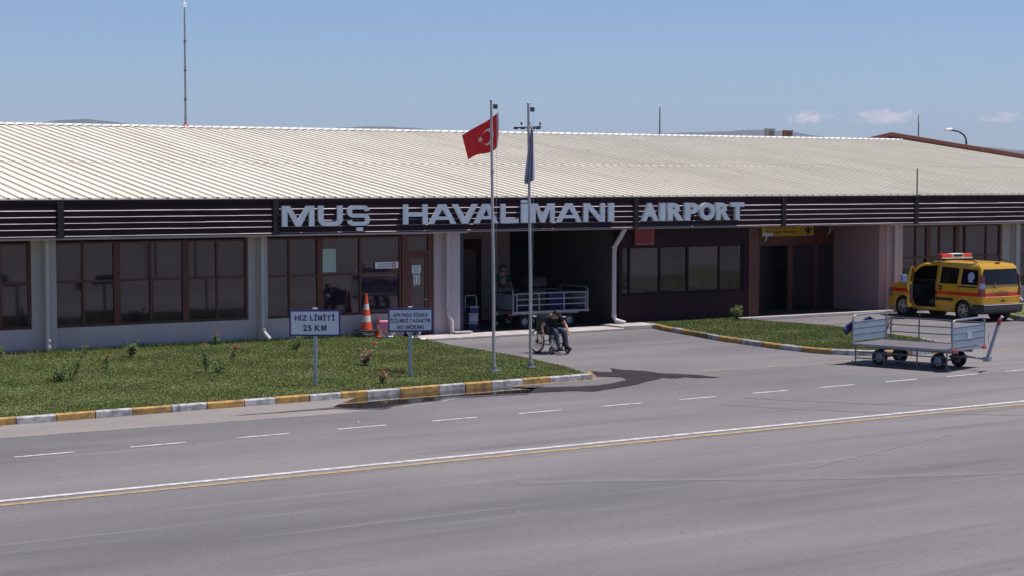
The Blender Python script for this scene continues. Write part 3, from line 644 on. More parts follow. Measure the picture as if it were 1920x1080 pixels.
# ---------------------------------------------------------------- things fixed to the facade
def thick(path, w2, ax=1.0):
    """outline of a wide stroke along a path; ax widens upright strokes"""
    P = [Vector(p) for p in path]; Lf = []; Rt = []
    for i, p in enumerate(P):
        a = (P[i]-P[i-1]).normalized() if i else (P[1]-P[0]).normalized(); b = (P[i+1]-P[i]).normalized() if i < len(P)-1 else a
        t = (a+b).normalized(); n_ = Vector((-t.y, t.x)); k = 1/max(.5, n_.dot(Vector((-a.y, a.x))))
        o_ = Vector((n_.x*w2*ax*k, n_.y*w2*k)); Lf.append(tuple(p+o_)); Rt.append(tuple(p-o_))
    return Rt+Lf[::-1]
def rarc(cx, cy, rx, ry, a0, a1, n=8): return [(cx+rx*math.cos(R(a0+(a1-a0)*i/n)), cy+ry*math.sin(R(a0+(a1-a0)*i/n))) for i in range(n+1)]
def glyph(ch, w, h):
    """loops (outer, holes) of a broad grotesque capital in a w x h box, origin at its centre"""
    s_ = .155; x = w/2; y = h/2; sh = .115
    if ch == 'I': return [[(-x, -y), (x, -y), (x, y), (-x, y)]]
    if ch == 'L': return [[(-x, -y), (x, -y), (x, -y+sh), (-x+s_, -y+sh), (-x+s_, y), (-x, y)]]
    if ch == 'H': return [[(-x, -y), (-x+s_, -y), (-x+s_, -sh/2), (x-s_, -sh/2), (x-s_, -y), (x, -y), (x, y), (x-s_, y), (x-s_, sh/2), (-x+s_, sh/2), (-x+s_, y), (-x, y)]]
    if ch == 'N': return [[(-x, -y), (-x+s_, -y), (-x+s_, y*.42), (x-s_*1.25, -y), (x, -y), (x, y), (x-s_, y), (x-s_, -y*.42), (-x+s_*1.25, y), (-x, y)]]
    if ch == 'M': return [[(-x, -y), (-x+s_, -y), (-x+s_, y*.50), (-s_*.45, -y), (s_*.45, -y), (x-s_, y*.50), (x-s_, -y), (x, -y), (x, y), (x-s_*1.45, y), (0, -y*.32), (-x+s_*1.45, y), (-x, y)]]
    if ch == 'V': return [[(-s_*.62, -y), (s_*.62, -y), (x, y), (x-s_*1.12, y), (0, -y*.42), (-x+s_*1.12, y), (-x, y)]]
    if ch == 'A': return [[(-x, -y), (-x+s_*1.08, -y), (-x+s_*1.42, -y+.11), (x-s_*1.42, -y+.11), (x-s_*1.08, -y), (x, -y), (s_*.70, y), (-s_*.70, y)], [(-x+s_*1.88, -y+.20), (x-s_*1.88, -y+.20), (0, y-.13)]]
    if ch == 'U':
        a = x-s_/2; b = y-sh/2
        return [thick([(-a, y), (-a, -b+.14)]+rarc(-a+.14, -b+.14, .14, .14, 180, 270, 6)[1:]+rarc(a-.14, -b+.14, .14, .14, 270, 360, 6)+[(a, y)], sh/2, s_/sh)]
    if ch == 'S':
        a = x-s_*.45; b = y-.052; r_ = b/2; q = rarc(a-r_, b-r_, r_, r_, 8, 90, 6)+rarc(-a+r_, b-r_, r_, r_, 90, 180, 5)+rarc(-a+r_, r_, r_, r_, 180, 270, 5)+rarc(a-r_, -r_, r_, r_, 90, 0, 5)+rarc(a-r_, -b+r_, r_, r_, 0, -90, 5)+rarc(-a+r_, -b+r_, r_, r_, 270, 188, 6)
        p = [q[0]]
        for c_ in q[1:]:
            if math.hypot(c_[0]-p[-1][0], c_[1]-p[-1][1]) > .004: p.append(c_)
        return [thick(p, .052, 1.35)]
def letters(name, label, chars, zc, h, wide_bold, dep, custom=True):
    t = thing(name, label, 'lettering', (chars[0][1], FY-.15, zc-h/2), 0)
    for ch, xa, xb in chars:
        mb = MB(); base = {'Ş': 'S', 'İ': 'I'}.get(ch, ch); Mx = FACE((xa+xb)/2, FY-.12, zc)
        if custom:
            loops = glyph(base, xb-xa, h); fl_ = [p for lp in loops for p in lp]
            tri = tessellate_polygon([[Vector((*p, 0)) for p in lp] for lp in loops]); n_ = len(fl_)
            vs = [Mx @ Vector((*p, -dep)) for p in fl_]+[Mx @ Vector((*p, dep)) for p in fl_]; fs = []
            for q in tri:
                a, b, c = [fl_[i] for i in q]; q = tuple(q) if (b[0]-a[0])*(c[1]-a[1])-(b[1]-a[1])*(c[0]-a[0]) > 0 else tuple(reversed(q))
                fs += [tuple(i+n_ for i in q), tuple(reversed(q))]
            o_ = 0
            for lp in loops:
                for i in range(len(lp)): j = (i+1) % len(lp); fs.append((o_+i, o_+j, n_+o_+j, n_+o_+i))
                o_ += len(lp)
            mb.add(vs, fs)
        else: add_text(mb, base, Mx, xb-xa, h, wide_bold, dep, mi=0)
        if ch == 'Ş': mb.box((xa+xb)/2-.06, (xa+xb)/2+.13, FY-.12-dep, FY-.12+dep, zc-h/2-.14, zc-h/2-.045)
        if ch == 'İ': mb.box(xa+.0, xb-.02, FY-.12-dep, FY-.12+dep, zc+h/2+.025, zc+h/2+.10)
        me = mb.build('letter', ['letter', 'letter_highlight'], t, world=True)
        for pl in me.data.polygons:
            if abs(pl.normal.y) < .7: pl.material_index = 1
    return t
letters('lettering', 'large grey metal letters reading MUŞ at the left end of the sign', [('M', 19.77, 20.69), ('U', 20.80, 21.51), ('Ş', 21.64, 22.31)], 3.345, .53, .032, .03)
letters('lettering', 'large grey metal letters reading HAVALİMANI in the middle of the fascia', [('H', 23.31, 24.06), ('A', 24.09, 24.95), ('V', 24.83, 25.64), ('A', 25.52, 26.30), ('L', 26.38, 26.96), ('İ', 27.05, 27.27), ('M', 27.37, 28.17), ('A', 28.23, 29.09), ('N', 29.16, 29.90), ('I', 30.02, 30.22)], 3.36, .53, .032, .03)
letters('lettering', 'thick grey letters reading AIRPORT at the right of the sign', [('A', 31.2, 31.79), ('I', 31.86, 32.05), ('R', 32.14, 32.72), ('P', 32.78, 33.27), ('O', 33.32, 33.89), ('R', 33.95, 34.49), ('T', 34.52, 35.02)], 3.355, .52, .055, .055, False)
# signs and papers
s = thing('wall_sign', 'yellow sign with black arrow pointing down above the dark entrance doors', 'sign', (39.1, EYb-.1, 2.48))
mb = MB(); mb.box(38.02, 40.24, EYb-.16, EYb-.02, 2.47, 2.855); mb.build('panel', 'yellow_sign', s, world=True)
y = EYb-.165
mb = MB(); add_text(mb, 'Gelen Yolcu Girişi', FACE(38.82, y, 2.77), 1.25, .13, .01); mb.build('lettering', 'black', s, world=True)
mb = MB(); add_text(mb, 'Passenger Entrance', FACE(38.86, y, 2.60), 1.3, .12, .01); mb.build('lettering', 'black', s, world=True); mb = MB()
mb.prism([(0, -.16), (.15, 0), (.15, .10), (.04, .0), (.04, .17), (-.04, .17), (-.04, 0), (-.15, .10), (-.15, 0)], 0, .004, FACE(40.0, y, 2.66)); mb.build('arrow', 'black', s, world=True); mb = MB(); mb.bar((39.72, y-.001, 2.48), (39.72, y-.001, 2.85), .012, .004); mb.build('divider', 'black', s, world=True)
s = thing('wall_sign', 'square dark red sign hanging under the fascia on the maroon panel', 'sign', (31.75, WY-.1, 2.35))
mb = MB(); mb.box(31.39, 32.1, WY-.12, WY-.06, 2.36, 2.86); mb.build('panel', 'red_sign', s, world=True, bevel=.008)
mb = MB(); mb.box(31.43, 32.06, WY-.124, WY-.1205, 2.40, 2.415); mb.box(32.03, 32.045, WY-.124, WY-.1205, 2.42, 2.84)
mb.build('border_line', mat('pale_red_line', (.5, .15, .2), .5), s, world=True)
s = thing('window_sticker', 'narrow white airline sticker with red round emblem on the window', 'sticker', (23.1, WY+.05, 1.9))
mb = MB(); mb.box(22.86, 23.57, WY+.062, WY+.066, 1.90, 2.07); mb.build('panel', 'cloth_white', s, world=True)
mb = MB()
for k in range(22):
    xk = 22.95+k*.018
    mb.box(xk, xk+random.uniform(.009, .015), WY+.058, WY+.0605, 2.005, 2.03); mb.box(xk, xk+random.uniform(.009, .015), WY+.058, WY+.0605, 1.94, 1.965)
mb.build('print', 'sign_blue', s, world=True)
mb = MB(); pts = [(23.43+.048*math.cos(a), WY+.056, 1.985+.05*math.sin(a)) for a in np.linspace(0, 2*math.pi, 17)[:-1]]; mb.tube(pts, .014, 6, closed=True)
mb.build('emblem', 'redpaint', s, world=True)
mb = MB(); mb.box(21.29, 21.68, WY+.055, WY+.066, 1.84, 2.46)
tag(mb.build('poster', 'poster'), 'plain pale green poster on the window left of the airline sticker', 'poster')
s = thing('notice', 'pale printed notice at eye level on the glass of the brown door', 'notice', (24.2, WY+.06, 1.75))
mb = MB(); mb.box(24.0, 24.28, WY+.082, WY+.086, 1.74, 1.96); mb.build('sheet', 'paper', s, world=True)
mb = MB()
for k in range(5): mb.box(24.03, 24.25-.02*(k % 3), WY+.078, WY+.0805, 1.92-k*.035, 1.932-k*.035)
mb.build('print', mat('grey_print', (.25, .28, .3), .8), s, world=True)
s = thing('notice', 'tall narrow notice with black bars just below the other notice on the door', 'notice', (24.2, WY+.06, 1.45))
mb = MB(); mb.box(24.05, 24.25, WY+.080, WY+.0845, 1.42, 1.728); mb.build('sheet', 'paper', s, world=True)
mb = MB(); mb.box(24.07, 24.22, WY+.076, WY+.079, 1.69, 1.715); mb.box(24.07, 24.22, WY+.076, WY+.079, 1.435, 1.455)
mb.box(24.09, 24.11, WY+.076, WY+.079, 1.48, 1.66); mb.box(24.19, 24.21, WY+.076, WY+.079, 1.48, 1.66); mb.build('print', 'black', s, world=True)
mb = MB(); mb.box(38.28, 38.5, EYb+.55, EYb+.56, 1.6, 1.9); tag(mb.build('notice', 'paper'), 'small pale notice hanging in the dark open doorway', 'notice')
def cctv(loc, label, rz):
    s = thing('security_camera', label, 'camera', loc, rz)
    mb = MB(); mb.box(-.05, .05, -.22, .10, -.05, .05); mb.build('housing', 'white_plastic', s, bevel=.01)
    mb = MB(); mb.lathe([(.0, 0), (.035, 0), (.035, .012), (0, .012)], 14, frame_m((0, -.221, 0), (1, 0, 0), (0, 0, 1), (0, -1, 0))); mb.build('lens', 'black', s)
    mb = MB(); mb.tube([(0, .02, .05), (0, .06, .14), (0, .14, .16)], .014); mb.tube([(0, -.02, -.05), (-.05, -.02, -.14), (-.1, .0, -.20)], .02); mb.build('bracket', 'white_plastic', s)
cctv((36.28, 42.35, 2.62), 'small white security camera on the brown post left of the yellow sign', R(35))
cctv((40.85, 44.45, 2.70), 'security camera in shade to the right of the yellow sign', R(-30))
# masts, vents, lamp and the neighbour roof
def mast(name, label, x, y, z0, z1, r0, r1, m, extra=0, cat='mast'):
    t = thing(name, label, cat, (x, y, z0))
    mb = MB(); h = z1-z0; mb.tube([(0, 0, 0), (0, 0, h*.5), (0, 0, h*.93), (0, 0, h)], [r0, (r0+r1)/2, r1, r1*.5], 8); mb.build('pole', m, t, smooth=True)
    return t, h
t, h = mast('lightning_mast', 'tall thin dark mast on the ridge at the left with a white tip', 24.06, 58.7, RZ+.04, 10.28, .045, .03, 'vent')
mb = MB(); mb.lathe([(0, 0), (.05, .02), (.06, .10), (.03, .16), (.0, .2)], 10, Matrix.Translation((0, 0, h-.02))); mb.tube([(0, 0, h+.1), (0, 0, h+.3)], .01); mb.tube([(-.07, 0, h+.02), (.07, 0, h+.02)], .012); mb.build('tip', 'cloth_white', t)
mb = MB()
for z in (.9, 1.9, 2.9): mb.tube([(0, 0, z), (0, 0, z+.05)], .055, 8)
mb.build('clamp', 'darkmetal', t)
mb = MB(); mb.lathe([(.10, 0), (.10, .03), (.05, .09), (.045, .12)], 12); mb.build('base', 'redpaint', t)
t, h = mast('lightning_mast', 'short dark rod on the ridge right of the flag poles', 44.6, 58.7, RZ+.04, 7.3, .03, .022, 'darkmetal')
mb = MB(); mb.lathe([(.07, 0), (.07, .03), (.03, .06)], 10); mb.build('base', 'darkmetal', t)
t, h = mast('lightning_mast', 'dark rod standing at the eave above the yellow van', 42.33, 42.0, 3.77, 4.68, .024, .02, 'darkmetal')
mb = MB(); mb.box(-.07, .07, -.06, .06, -.02, .05); mb.build('base', 'darkmetal', t)
t, h = mast('antenna_mast', 'thin antenna with branching tip behind the red roof edge', 70.6, 70, 0, 7.85, .05, .03, 'darkmetal')
mb = MB(); mb.tube([(-.06, 0, h-.35), (-.06, 0, h-.02)], .02); mb.tube([(-.06, 0, h-.3), (.06, 0, h-.3)], .02); mb.build('element', 'cloth_white', t)
for i, (x0, x1, zt, m, lb) in enumerate(((51.38, 51.74, 6.56, 'vent', 'grey box vent behind the ridge, left of the rusty one'), (52.4, 52.76, 6.50, 'rust', 'rusty brown box vent behind the ridge'))):
    t = thing('roof_vent', lb, 'vent', ((x0+x1)/2, 60, RZ-.3)); w2 = (x1-x0)/2; h = zt-(RZ-.3)
    mb = MB(); mb.box(-w2, w2, -.13, .13, 0, h-.06); mb.build('casing', m, t)
    mb = MB(); mb.box(-w2-.02, w2+.02, -.15, .15, h-.06, h); mb.build('cap', 'vent' if i == 0 else 'rust', t)
    mb = MB()
    for k in range(5): mb.box(-w2+.04, w2-.04, -.145, -.132, .30+k*.065, .33+k*.065)
    mb.build('louvres', 'darkmetal', t)
t = thing('street_lamp', 'curved street lamp rising behind the red roof edge', 'lamp', (79.55, 75, 0))
mb = MB(); pts = [(0, 0, 0), (0, 0, 6.6)]+[(-.02-1.25*(1-math.cos(R(a))), 0, 6.7+.58*math.sin(R(a))) for a in range(0, 91, 15)]
mb.tube(pts, [.08, .065]+[.05]*7, 10); mb.build('pole', 'darkmetal', t, smooth=True)
mb = MB(); mb.lathe([(0, -.28), (.07, -.24), (.10, 0), (.07, .24), (0, .28)], 12, frame_m((-1.45, 0, 7.31), (0, 1, 0), (0, 0, 1), (1, 0, .12))); mb.build('lamp_head', 'cloth_white', t, smooth=True)
t = thing('gable_building', 'neighbouring building with a red brown roof edge behind the right end of the terminal', 'building', (58.3, 59, 0))
gy0, gr, gz = 38.0, 59.3, 6.44; s_ = .142
mb = MB(); mb.box(58.6, 80, 41, 78, 0, 3.4); mb.add([(58.3, 41, 3.4), (58.3, 78, 3.4), (58.3, gr, gz-.2)], [(0, 2, 1)]); mb.build('wall', 'grey_wall', t, world=True)
mb = MB()
for (ya, yb) in ((gy0, gr), (80, gr)):
    za = gz-s_*abs(ya-gr)
    mb.add([(58.13, ya, za+.02), (80, ya, za-2.5), (80, yb, gz-2.5), (58.13, yb, gz+.02), (58.13, ya, za+.05), (80, ya, za-2.45), (80, yb, gz-2.45), (58.13, yb, gz+.05)], [(3, 2, 1, 0), (4, 5, 6, 7), (0, 4, 7, 3), (0, 1, 5, 4)])
mb.build('roof', 'tile_top', t, world=True)
mb = MB()
for (ya, yb) in ((gy0, gr), (80, gr)):
    za = gz-s_*abs(ya-gr)
    mb.add([(58.1, ya, za-.14), (58.16, ya, za-.14), (58.16, ya, za+.03), (58.1, ya, za+.03), (58.1, yb, gz-.14), (58.16, yb, gz-.14), (58.16, yb, gz+.03), (58.1, yb, gz+.03)], [(0, 1, 2, 3), (7, 6, 5, 4), (0, 3, 7, 4), (3, 2, 6, 7), (1, 0, 4, 5)])
mb.build('verge_board', 'tile_red', t, world=True)
t = thing('floodlight_mast', 'apron floodlight mast with a crossbar of lamps behind the second flag pole', 'floodlight mast', (71.6, 110, 0), R(-32))
mb = MB(); mb.tube([(0, 0, 0), (0, 0, 8.35)], [.16, .10], 10); mb.build('pole', 'darkmetal', t)
mb = MB(); mb.tube([(-.95, 0, 8.2), (.95, 0, 8.3)], .05, 6); mb.tube([(-.5, 0, 7.95), (.0, 0, 7.9), (.5, 0, 7.95)], .035, 6); mb.build('crossbar', 'darkmetal', t)
for x in (-.9, -.4, .35, .72):
    mb = MB(); mb.box(x-.17, x+.17, -.2, .12, 8.1, 8.28); mb.build('floodlight', 'darkmetal', t, bevel=.03)
for x in (-.5, .1, .85):
    mb = MB(); mb.box(x-.06, x+.06, -.06, .06, 8.4, 8.62); mb.build('lamp', 'black', t)
# ---------------------------------------------------------------- flag poles
CR = Vector((.843, -.538, 0)); CF = Vector((.538, .843, 0))
def flagpole(x, y, h, label, red):
    t = thing('flag_pole', label, 'flag pole', (x, y, .12), group='flag poles on the lawn')
    mb = MB(); mb.tube([(0, 0, 0), (-.01, 0, .28), (-.02, 0, 2.3), (-.045, .01, 4.3), (-.06, .02, h)], [.042, .036, .033, .030, .026], 10); mb.build('shaft', 'pole', t, smooth=True)
    mb = MB(); mb.box(-.10, .10, -.10, .10, -.01, .03); mb.tube([(0, 0, .02), (0, 0, .12)], .055, 10); mb.build('base_plate', 'galv', t)
    mb = MB()
    for z in (2.28, 4.3): mb.tube([(-.02-.0125*(z-2.3)*1, 0, z), (-.02-.0125*(z-2.3), 0, z+.05)], .040, 10)
    mb.build('collar', 'galv', t)
    mb = MB(); mb.box(-.01, .08, -.03, .03, h-.16, h-.06); mb.build('pulley', 'darkmetal', t, bevel=.01)
    mb = MB(); mb.lathe([(.03, 0), (.035, .02), (.0, .05)], 10, Matrix.Translation((-.06, .02, h-.0))); mb.build('finial', 'galv', t)
    for z in (1.05, 1.25, .75):
        mb = MB(); mb.tube([(.02, -.03, z), (.05, -.045, z+.03), (.05, -.045, z-.04)], .008, 6); mb.build('cleat', 'galv', t)
    mb = MB(); rp = CR*.075; mb.tube([(rp.x-.02, rp.y, h-.12), (rp.x-.03, rp.y, h*.6), (rp.x-.045, rp.y*.6, 1.05)], .0025, 4); mb.build('halyard', 'sign_post', t)
    return t
flagpole(20.51, 32.86, 5.83, 'left of two slender grey flag poles, the one carrying the red flag', 1)
flagpole(21.61, 33.09, 5.80, 'right of two slender grey flag poles, the one with the limp blue grey flag', 0)
# waving red flag: hoist beside the first pole, fly to the left and away
H0 = Vector((20.51, 32.86, 0)); rgt = CR; away = CF
def flagP(u, v, e=0):
    """u: 0 hoist..1 fly, v: 0 bottom..1 top"""
    wv = .045*math.sin(u*7.5+v*.9)*min(1, u*3)+.015*math.sin(u*15-v*2)*min(1, u*3)
    x = .095-.80*u+.02*math.sin(v*3)*(1-u)-.12*(1-u)*0; x += .135*u*(1-v)
    if u < .12: x -= (.12-u)*.15*(1-v)
    zt = 5.72-.50*u-.02*math.sin(u*5); zb = 4.99-.27*u**.8-.03*math.sin(u*6.5)
    z = zb+(zt-zb)*v
    p = H0+rgt*x+away*(.075+.52*u+wv)
    p.z = z
    return p
def flagN(u, v):
    a = flagP(u+.01, v)-flagP(u-.01, v); b = flagP(u, v+.01)-flagP(u, v-.01); n_ = a.cross(b).normalized()
    return n_ if n_.dot(-away) > 0 else -n_
ft = thing('flag', 'red flag with white crescent and star waving from the left pole', 'flag', tuple(flagP(0, 0)))
mb = MB(); mb.grid([[flagP(i/36, j/16) for j in range(17)] for i in range(37)]); o = mb.build('cloth', 'flagred', ft, world=True, smooth=True)
md = o.modifiers.new('thick', 'SOLIDIFY'); md.thickness = .003; md.offset = 0
mb = MB()
def fl(pts2):       # points in flag heights from the hoist (x) and centre line (y)
    return [(x/1.5, .5+y) for x, y in pts2]
K = 48; outer = []; inner = []
for k in range(K):
    a = 2*math.pi*k/K
# crescent strip: outer circle centre (.5,0) r .25, inner circle centre (.5625,0) r .2 ; opening toward the fly
def crs(sd):
    quads = []
    a0 = math.radians(37)
    # intersection angles
    R1, R2, dd = .25, .2, .0625
    ia = math.acos((R1*R1-R2*R2+dd*dd)/(2*dd*R1)); ib = math.acos((R1*R1-R2*R2-dd*dd)/(2*dd*R2)) if abs((R1*R1-R2*R2-dd*dd)/(2*dd*R2)) <= 1 else 0
    S = 40; row1 = []; row2 = []
    for k in range(S+1):
        t = k/S; A = ia+(2*math.pi-2*ia)*t; B = ib+(2*math.pi-2*ib)*t
        row1.append((.5+R1*math.cos(A), R1*math.sin(A))); row2.append((.5+dd+R2*math.cos(B), R2*math.sin(B)))
    return row1, row2
r1, r2 = crs(0)
for sgn in (1, -1):
    def W(p): u, v = p[0]/1.5, .5+p[1]; return flagP(u, v)+flagN(u, v)*.004*sgn
    rows = [[W((a[0]+(b[0]-a[0])*q/3, a[1]+(b[1]-a[1])*q/3)) for q in range(4)] for a, b in zip(r1, r2)]
    mb.grid(rows)
    sc = (.5+.0625-.2+.333+.125, 0)
    st_ = []
    for k in range(10):
        r_ = .125 if k % 2 == 0 else .125*.382; a = math.pi+math.pi*k/5; st_.append((sc[0]+r_*math.cos(a), r_*math.sin(a)))
    vs = [W(sc)]+[W(p) for p in st_]; mb.add(vs, [(0, 1+k, 1+(k+1) % 10) for k in range(10)])
mb.build('emblem', 'cloth_white', ft, world=True)
mb = MB(); mb.grid([[flagP(u, j/16)+flagN(max(u, .01), j/16)*.004 for j in range(17)] for u in (.0, .02, .038)]); mb.build('hoist_band', 'cloth_white', ft, world=True)
# limp second flag
H1 = Vector((21.61, 33.09, 0))
ft = thing('flag', 'limp grey blue flag hanging in folds from the right pole', 'flag', (21.6, 33.1, 4.2))
mb = MB(); P = []
for i in range(15):
    t = i/14; z = 5.42-1.26*t; row = []
    wd = .03+.20*t**.8-(.05 if t > .93 else 0)
    for j in range(29):
        s = j/28; x = -.0+wd*(s-.55)*1.05+(.0 if t < .9 else -.02*s)
        row.append(H1+CR*(x-.045*t+.02)+CF*(-.055+.045*math.sin(s*19+t*2)*(.4+.6*t))+Vector((0, 0, z+(.09*(s) if t > .95 else 0))))
    P.append(row)
mb.grid(P); o = mb.build('cloth', 'flagblue', ft, world=True, smooth=True)
md = o.modifiers.new('thick', 'SOLIDIFY'); md.thickness = .003
# ---------------------------------------------------------------- lawn signs
def lawn_sign(x, y, rvec, label, lines, w2, z0, z1, ph):
    rz = math.atan2(rvec[1], rvec[0]); t = thing('information_sign', label, 'sign', (x, y, .12), rz, 'blue bordered signs on the lawn')
    mb = MB(); mb.box(-w2, w2, -.02, .0, z0, z1); mb.build('board', 'sign_blue', t, bevel=.004)
    mb = MB(); b = .035; mb.box(-w2+b, w2-b, -.024, -.0205, z0+b, z1-b); mb.build('face', 'sign_white', t)
    mb = MB()
    for txt, cx, cz, wd, hh in lines: sign_line(mb, txt, FACE(cx, -.0262, cz), wd, hh); mb.build('lettering', 'sign_text', t); mb = MB()
    mb = MB(); mb.box(-.035, .035, .002, .062, -.02, z1+.02); mb.build('post', 'sign_post', t, bevel=.006)
    mb = MB(); mb.box(-.045, .045, .0, .07, z1+.021, z1+.035); mb.build('cap', 'cloth_white', t)
    return t
zc = 1.29
lawn_sign(16.07, 32.56, (.843, -.538), 'white sign with blue border reading HIZ LİMİTİ 25 KM', [('HIZ LİMİTİ', 0, 1.385, .80, .145), ('25 KM', 0, 1.165, .47, .125)], .515, 1.00, 1.53, 0)
lawn_sign(18.53, 33.02, (.90, -.435), 'white sign with blue border reading APRONDA SİGARA İÇİLMESİ YASAKTIR NO SMOKING', [('APRONDA SİGARA', 0, 1.315, .74, .10), ('İÇİLMESİ YASAKTIR', 0, 1.185, .84, .125), ('NO SMOKING', 0, 1.045, .56, .085)], .475, .945, 1.44, 0)
# ---------------------------------------------------------------- cones, stand, child's bicycle
def cone(x, y, z, h, r, label, bands, rz=0, tilt=0):
    t = thing('traffic_cone', label, 'cone', (x, y, z), rz); t.rotation_euler = (0, tilt, rz)
    mb = MB(); f = lambda q: r*(1-q)+.022*q
    cuts = [0]+[v for b in bands for v in b]+[1]
    for i in range(0, len(cuts)-1): 
        mb.mi = i % 2; mb.lathe([(f(cuts[i]), .03+(h-.03)*cuts[i]), (f(cuts[i+1]), .03+(h-.03)*cuts[i+1])], 24)
    mb.build('cone_body', ['orange', 'reflect'], t, smooth=True)
    return t
t = cone(22.34, 42.2, .275, 1.0, .155, 'tall orange and white traffic cone on a low stand by the wall', [(.22, .39), (.56, .71)])
mb = MB(); mb.box(-.26, .30, -.22, .22, .0, .03); mb.build('base', 'rubber', t, bevel=.01)
t2 = thing('folding_stand', 'low white legged stand carrying the tall traffic cone', 'stand', (22.34, 42.2, .115))
mb = MB(); mb.box(-.22, .24, -.18, .18, .125, .155); mb.build('top', 'galv', t2, bevel=.006)
for a, b in (((-.15, -.1, .12), (.17, -.12, -.0)), ((.15, -.1, .12), (-.15, -.16, 0)), ((-.15, .12, .12), (.15, .12, 0)), ((.15, .12, .12), (-.15, .12, 0))):
    mb = MB(); mb.tube([a, b], .011, 6); mb.build('leg', 'cloth_white', t2)
mb = MB(); mb.tube([(-.18, -.19, .085), (.14, -.19, .085)], .013, 6); mb.build('crossbar', 'cloth_white', t2)  # white bar paints the sunlit strip below the cone
t = cone(22.62, 42.0, .115, .5, .085, 'small orange traffic cone beside the tall one', [(.38, .62)])
mb = MB(); mb.box(-.11, .11, -.11, .11, 0, .03); mb.build('base', 'orange', t, bevel=.008)
def wheel(mb_t, mb_r, c, axis, r, tr, spokes=16, hub=.02, rim=.01):
    axis = Vector(axis).normalized(); u = axis.orthogonal().normalized(); v = axis.cross(u); c = Vector(c)
    pt = lambda a, q: c+(u*math.cos(a)+v*math.sin(a))*q
    mb_t.tube([pt(2*math.pi*k/28, r-tr) for k in range(28)], tr, 8, closed=True)
    mb_r.tube([pt(2*math.pi*k/28, r-2*tr-rim*.5) for k in range(28)], rim, 6, closed=True)
    for k in range(spokes): a = 2*math.pi*k/spokes; mb_r.tube([c, pt(a, r-2*tr)], .003 if spokes > 8 else .008, 4)
    mb_r.tube([c-axis*hub*1.6, c+axis*hub*1.6], hub, 10)
t = thing('child_bicycle', 'small pink and white child bicycle parked behind the no smoking sign', 'bicycle', (22.95, 41.45, .11), R(-32))
for x in (-.36, .36):
    a = MB(); b = MB(); wheel(a, b, (x, 0, .2), (.15, 1, 0), .2, .022, 12, .02, .012)
    wo = a.build('wheel', 'cloth_white', t); b.build('rim', 'silver', wo)
mb = MB(); mb.tube([(-.36, 0, .2), (-.12, 0, .46), (.26, 0, .50), (.36, 0, .2)], .016, 8); mb.tube([(-.12, 0, .46), (-.02, 0, .18), (.28, 0, .44)], .016, 8); mb.tube([(-.36, 0, .2), (-.02, 0, .18)], .012, 8); mb.build('frame', 'pink', t, smooth=True)
mb = MB(); mb.tube([(.26, 0, .5), (.24, 0, .64)], .012, 6); mb.tube([(.14, -.2, .66), (.25, 0, .63), (.14, .2, .66)], .012, 6); mb.build('handlebar', 'silver', t)
mb = MB(); mb.box(-.24, -.04, -.06, .06, .5, .54); mb.build('saddle', 'pink', t, bevel=.02)
mb = MB(); mb.box(-.55, -.26, -.09, .09, .22, .46); mb.build('rear_basket', 'pink', t, bevel=.03)
mb = MB(); mb.box(-.5, -.1, -.32, -.30, .34, .66); 
t = thing('cardboard_box', 'open pale carton against the wall beside the small cone', 'box', (22.98, 42.3, .11), R(8))
mb = MB(); mb.box(-.2, .2, -.16, .16, 0, .42); mb.build('carton', mat('carton', (.42, .30, .28), .8), t)
mb = MB(); mb.box(-.19, .19, -.30, -.165, .40, .412); mb.build('flap', mat('carton_flap', (.50, .40, .38), .8), t)
for i, (x, y, s_, lb) in enumerate(((22.72, 41.6, .10, 'crumpled white plastic bag on the lawn edge by the small cone'), (23.35, 40.95, .09, 'torn white paper lying at the lawn corner under the sign'), (23.05, 41.05, .07, 'little white scrap between the two larger pieces of litter'))):
    bm = bmesh.new(); bmesh.ops.create_icosphere(bm, subdivisions=2, radius=s_)
    for v in bm.verts: v.co *= random.uniform(.75, 1.2); v.co.z *= .45
    me = bpy.data.meshes.new('litter'); bm.to_mesh(me); bm.free(); me.materials.append(M['cloth_white']); o = bpy.data.objects.new('litter', me); C.objects.link(o); o.location = (x, y, .15 if i != 1 else .10); tag(o, lb, 'litter')
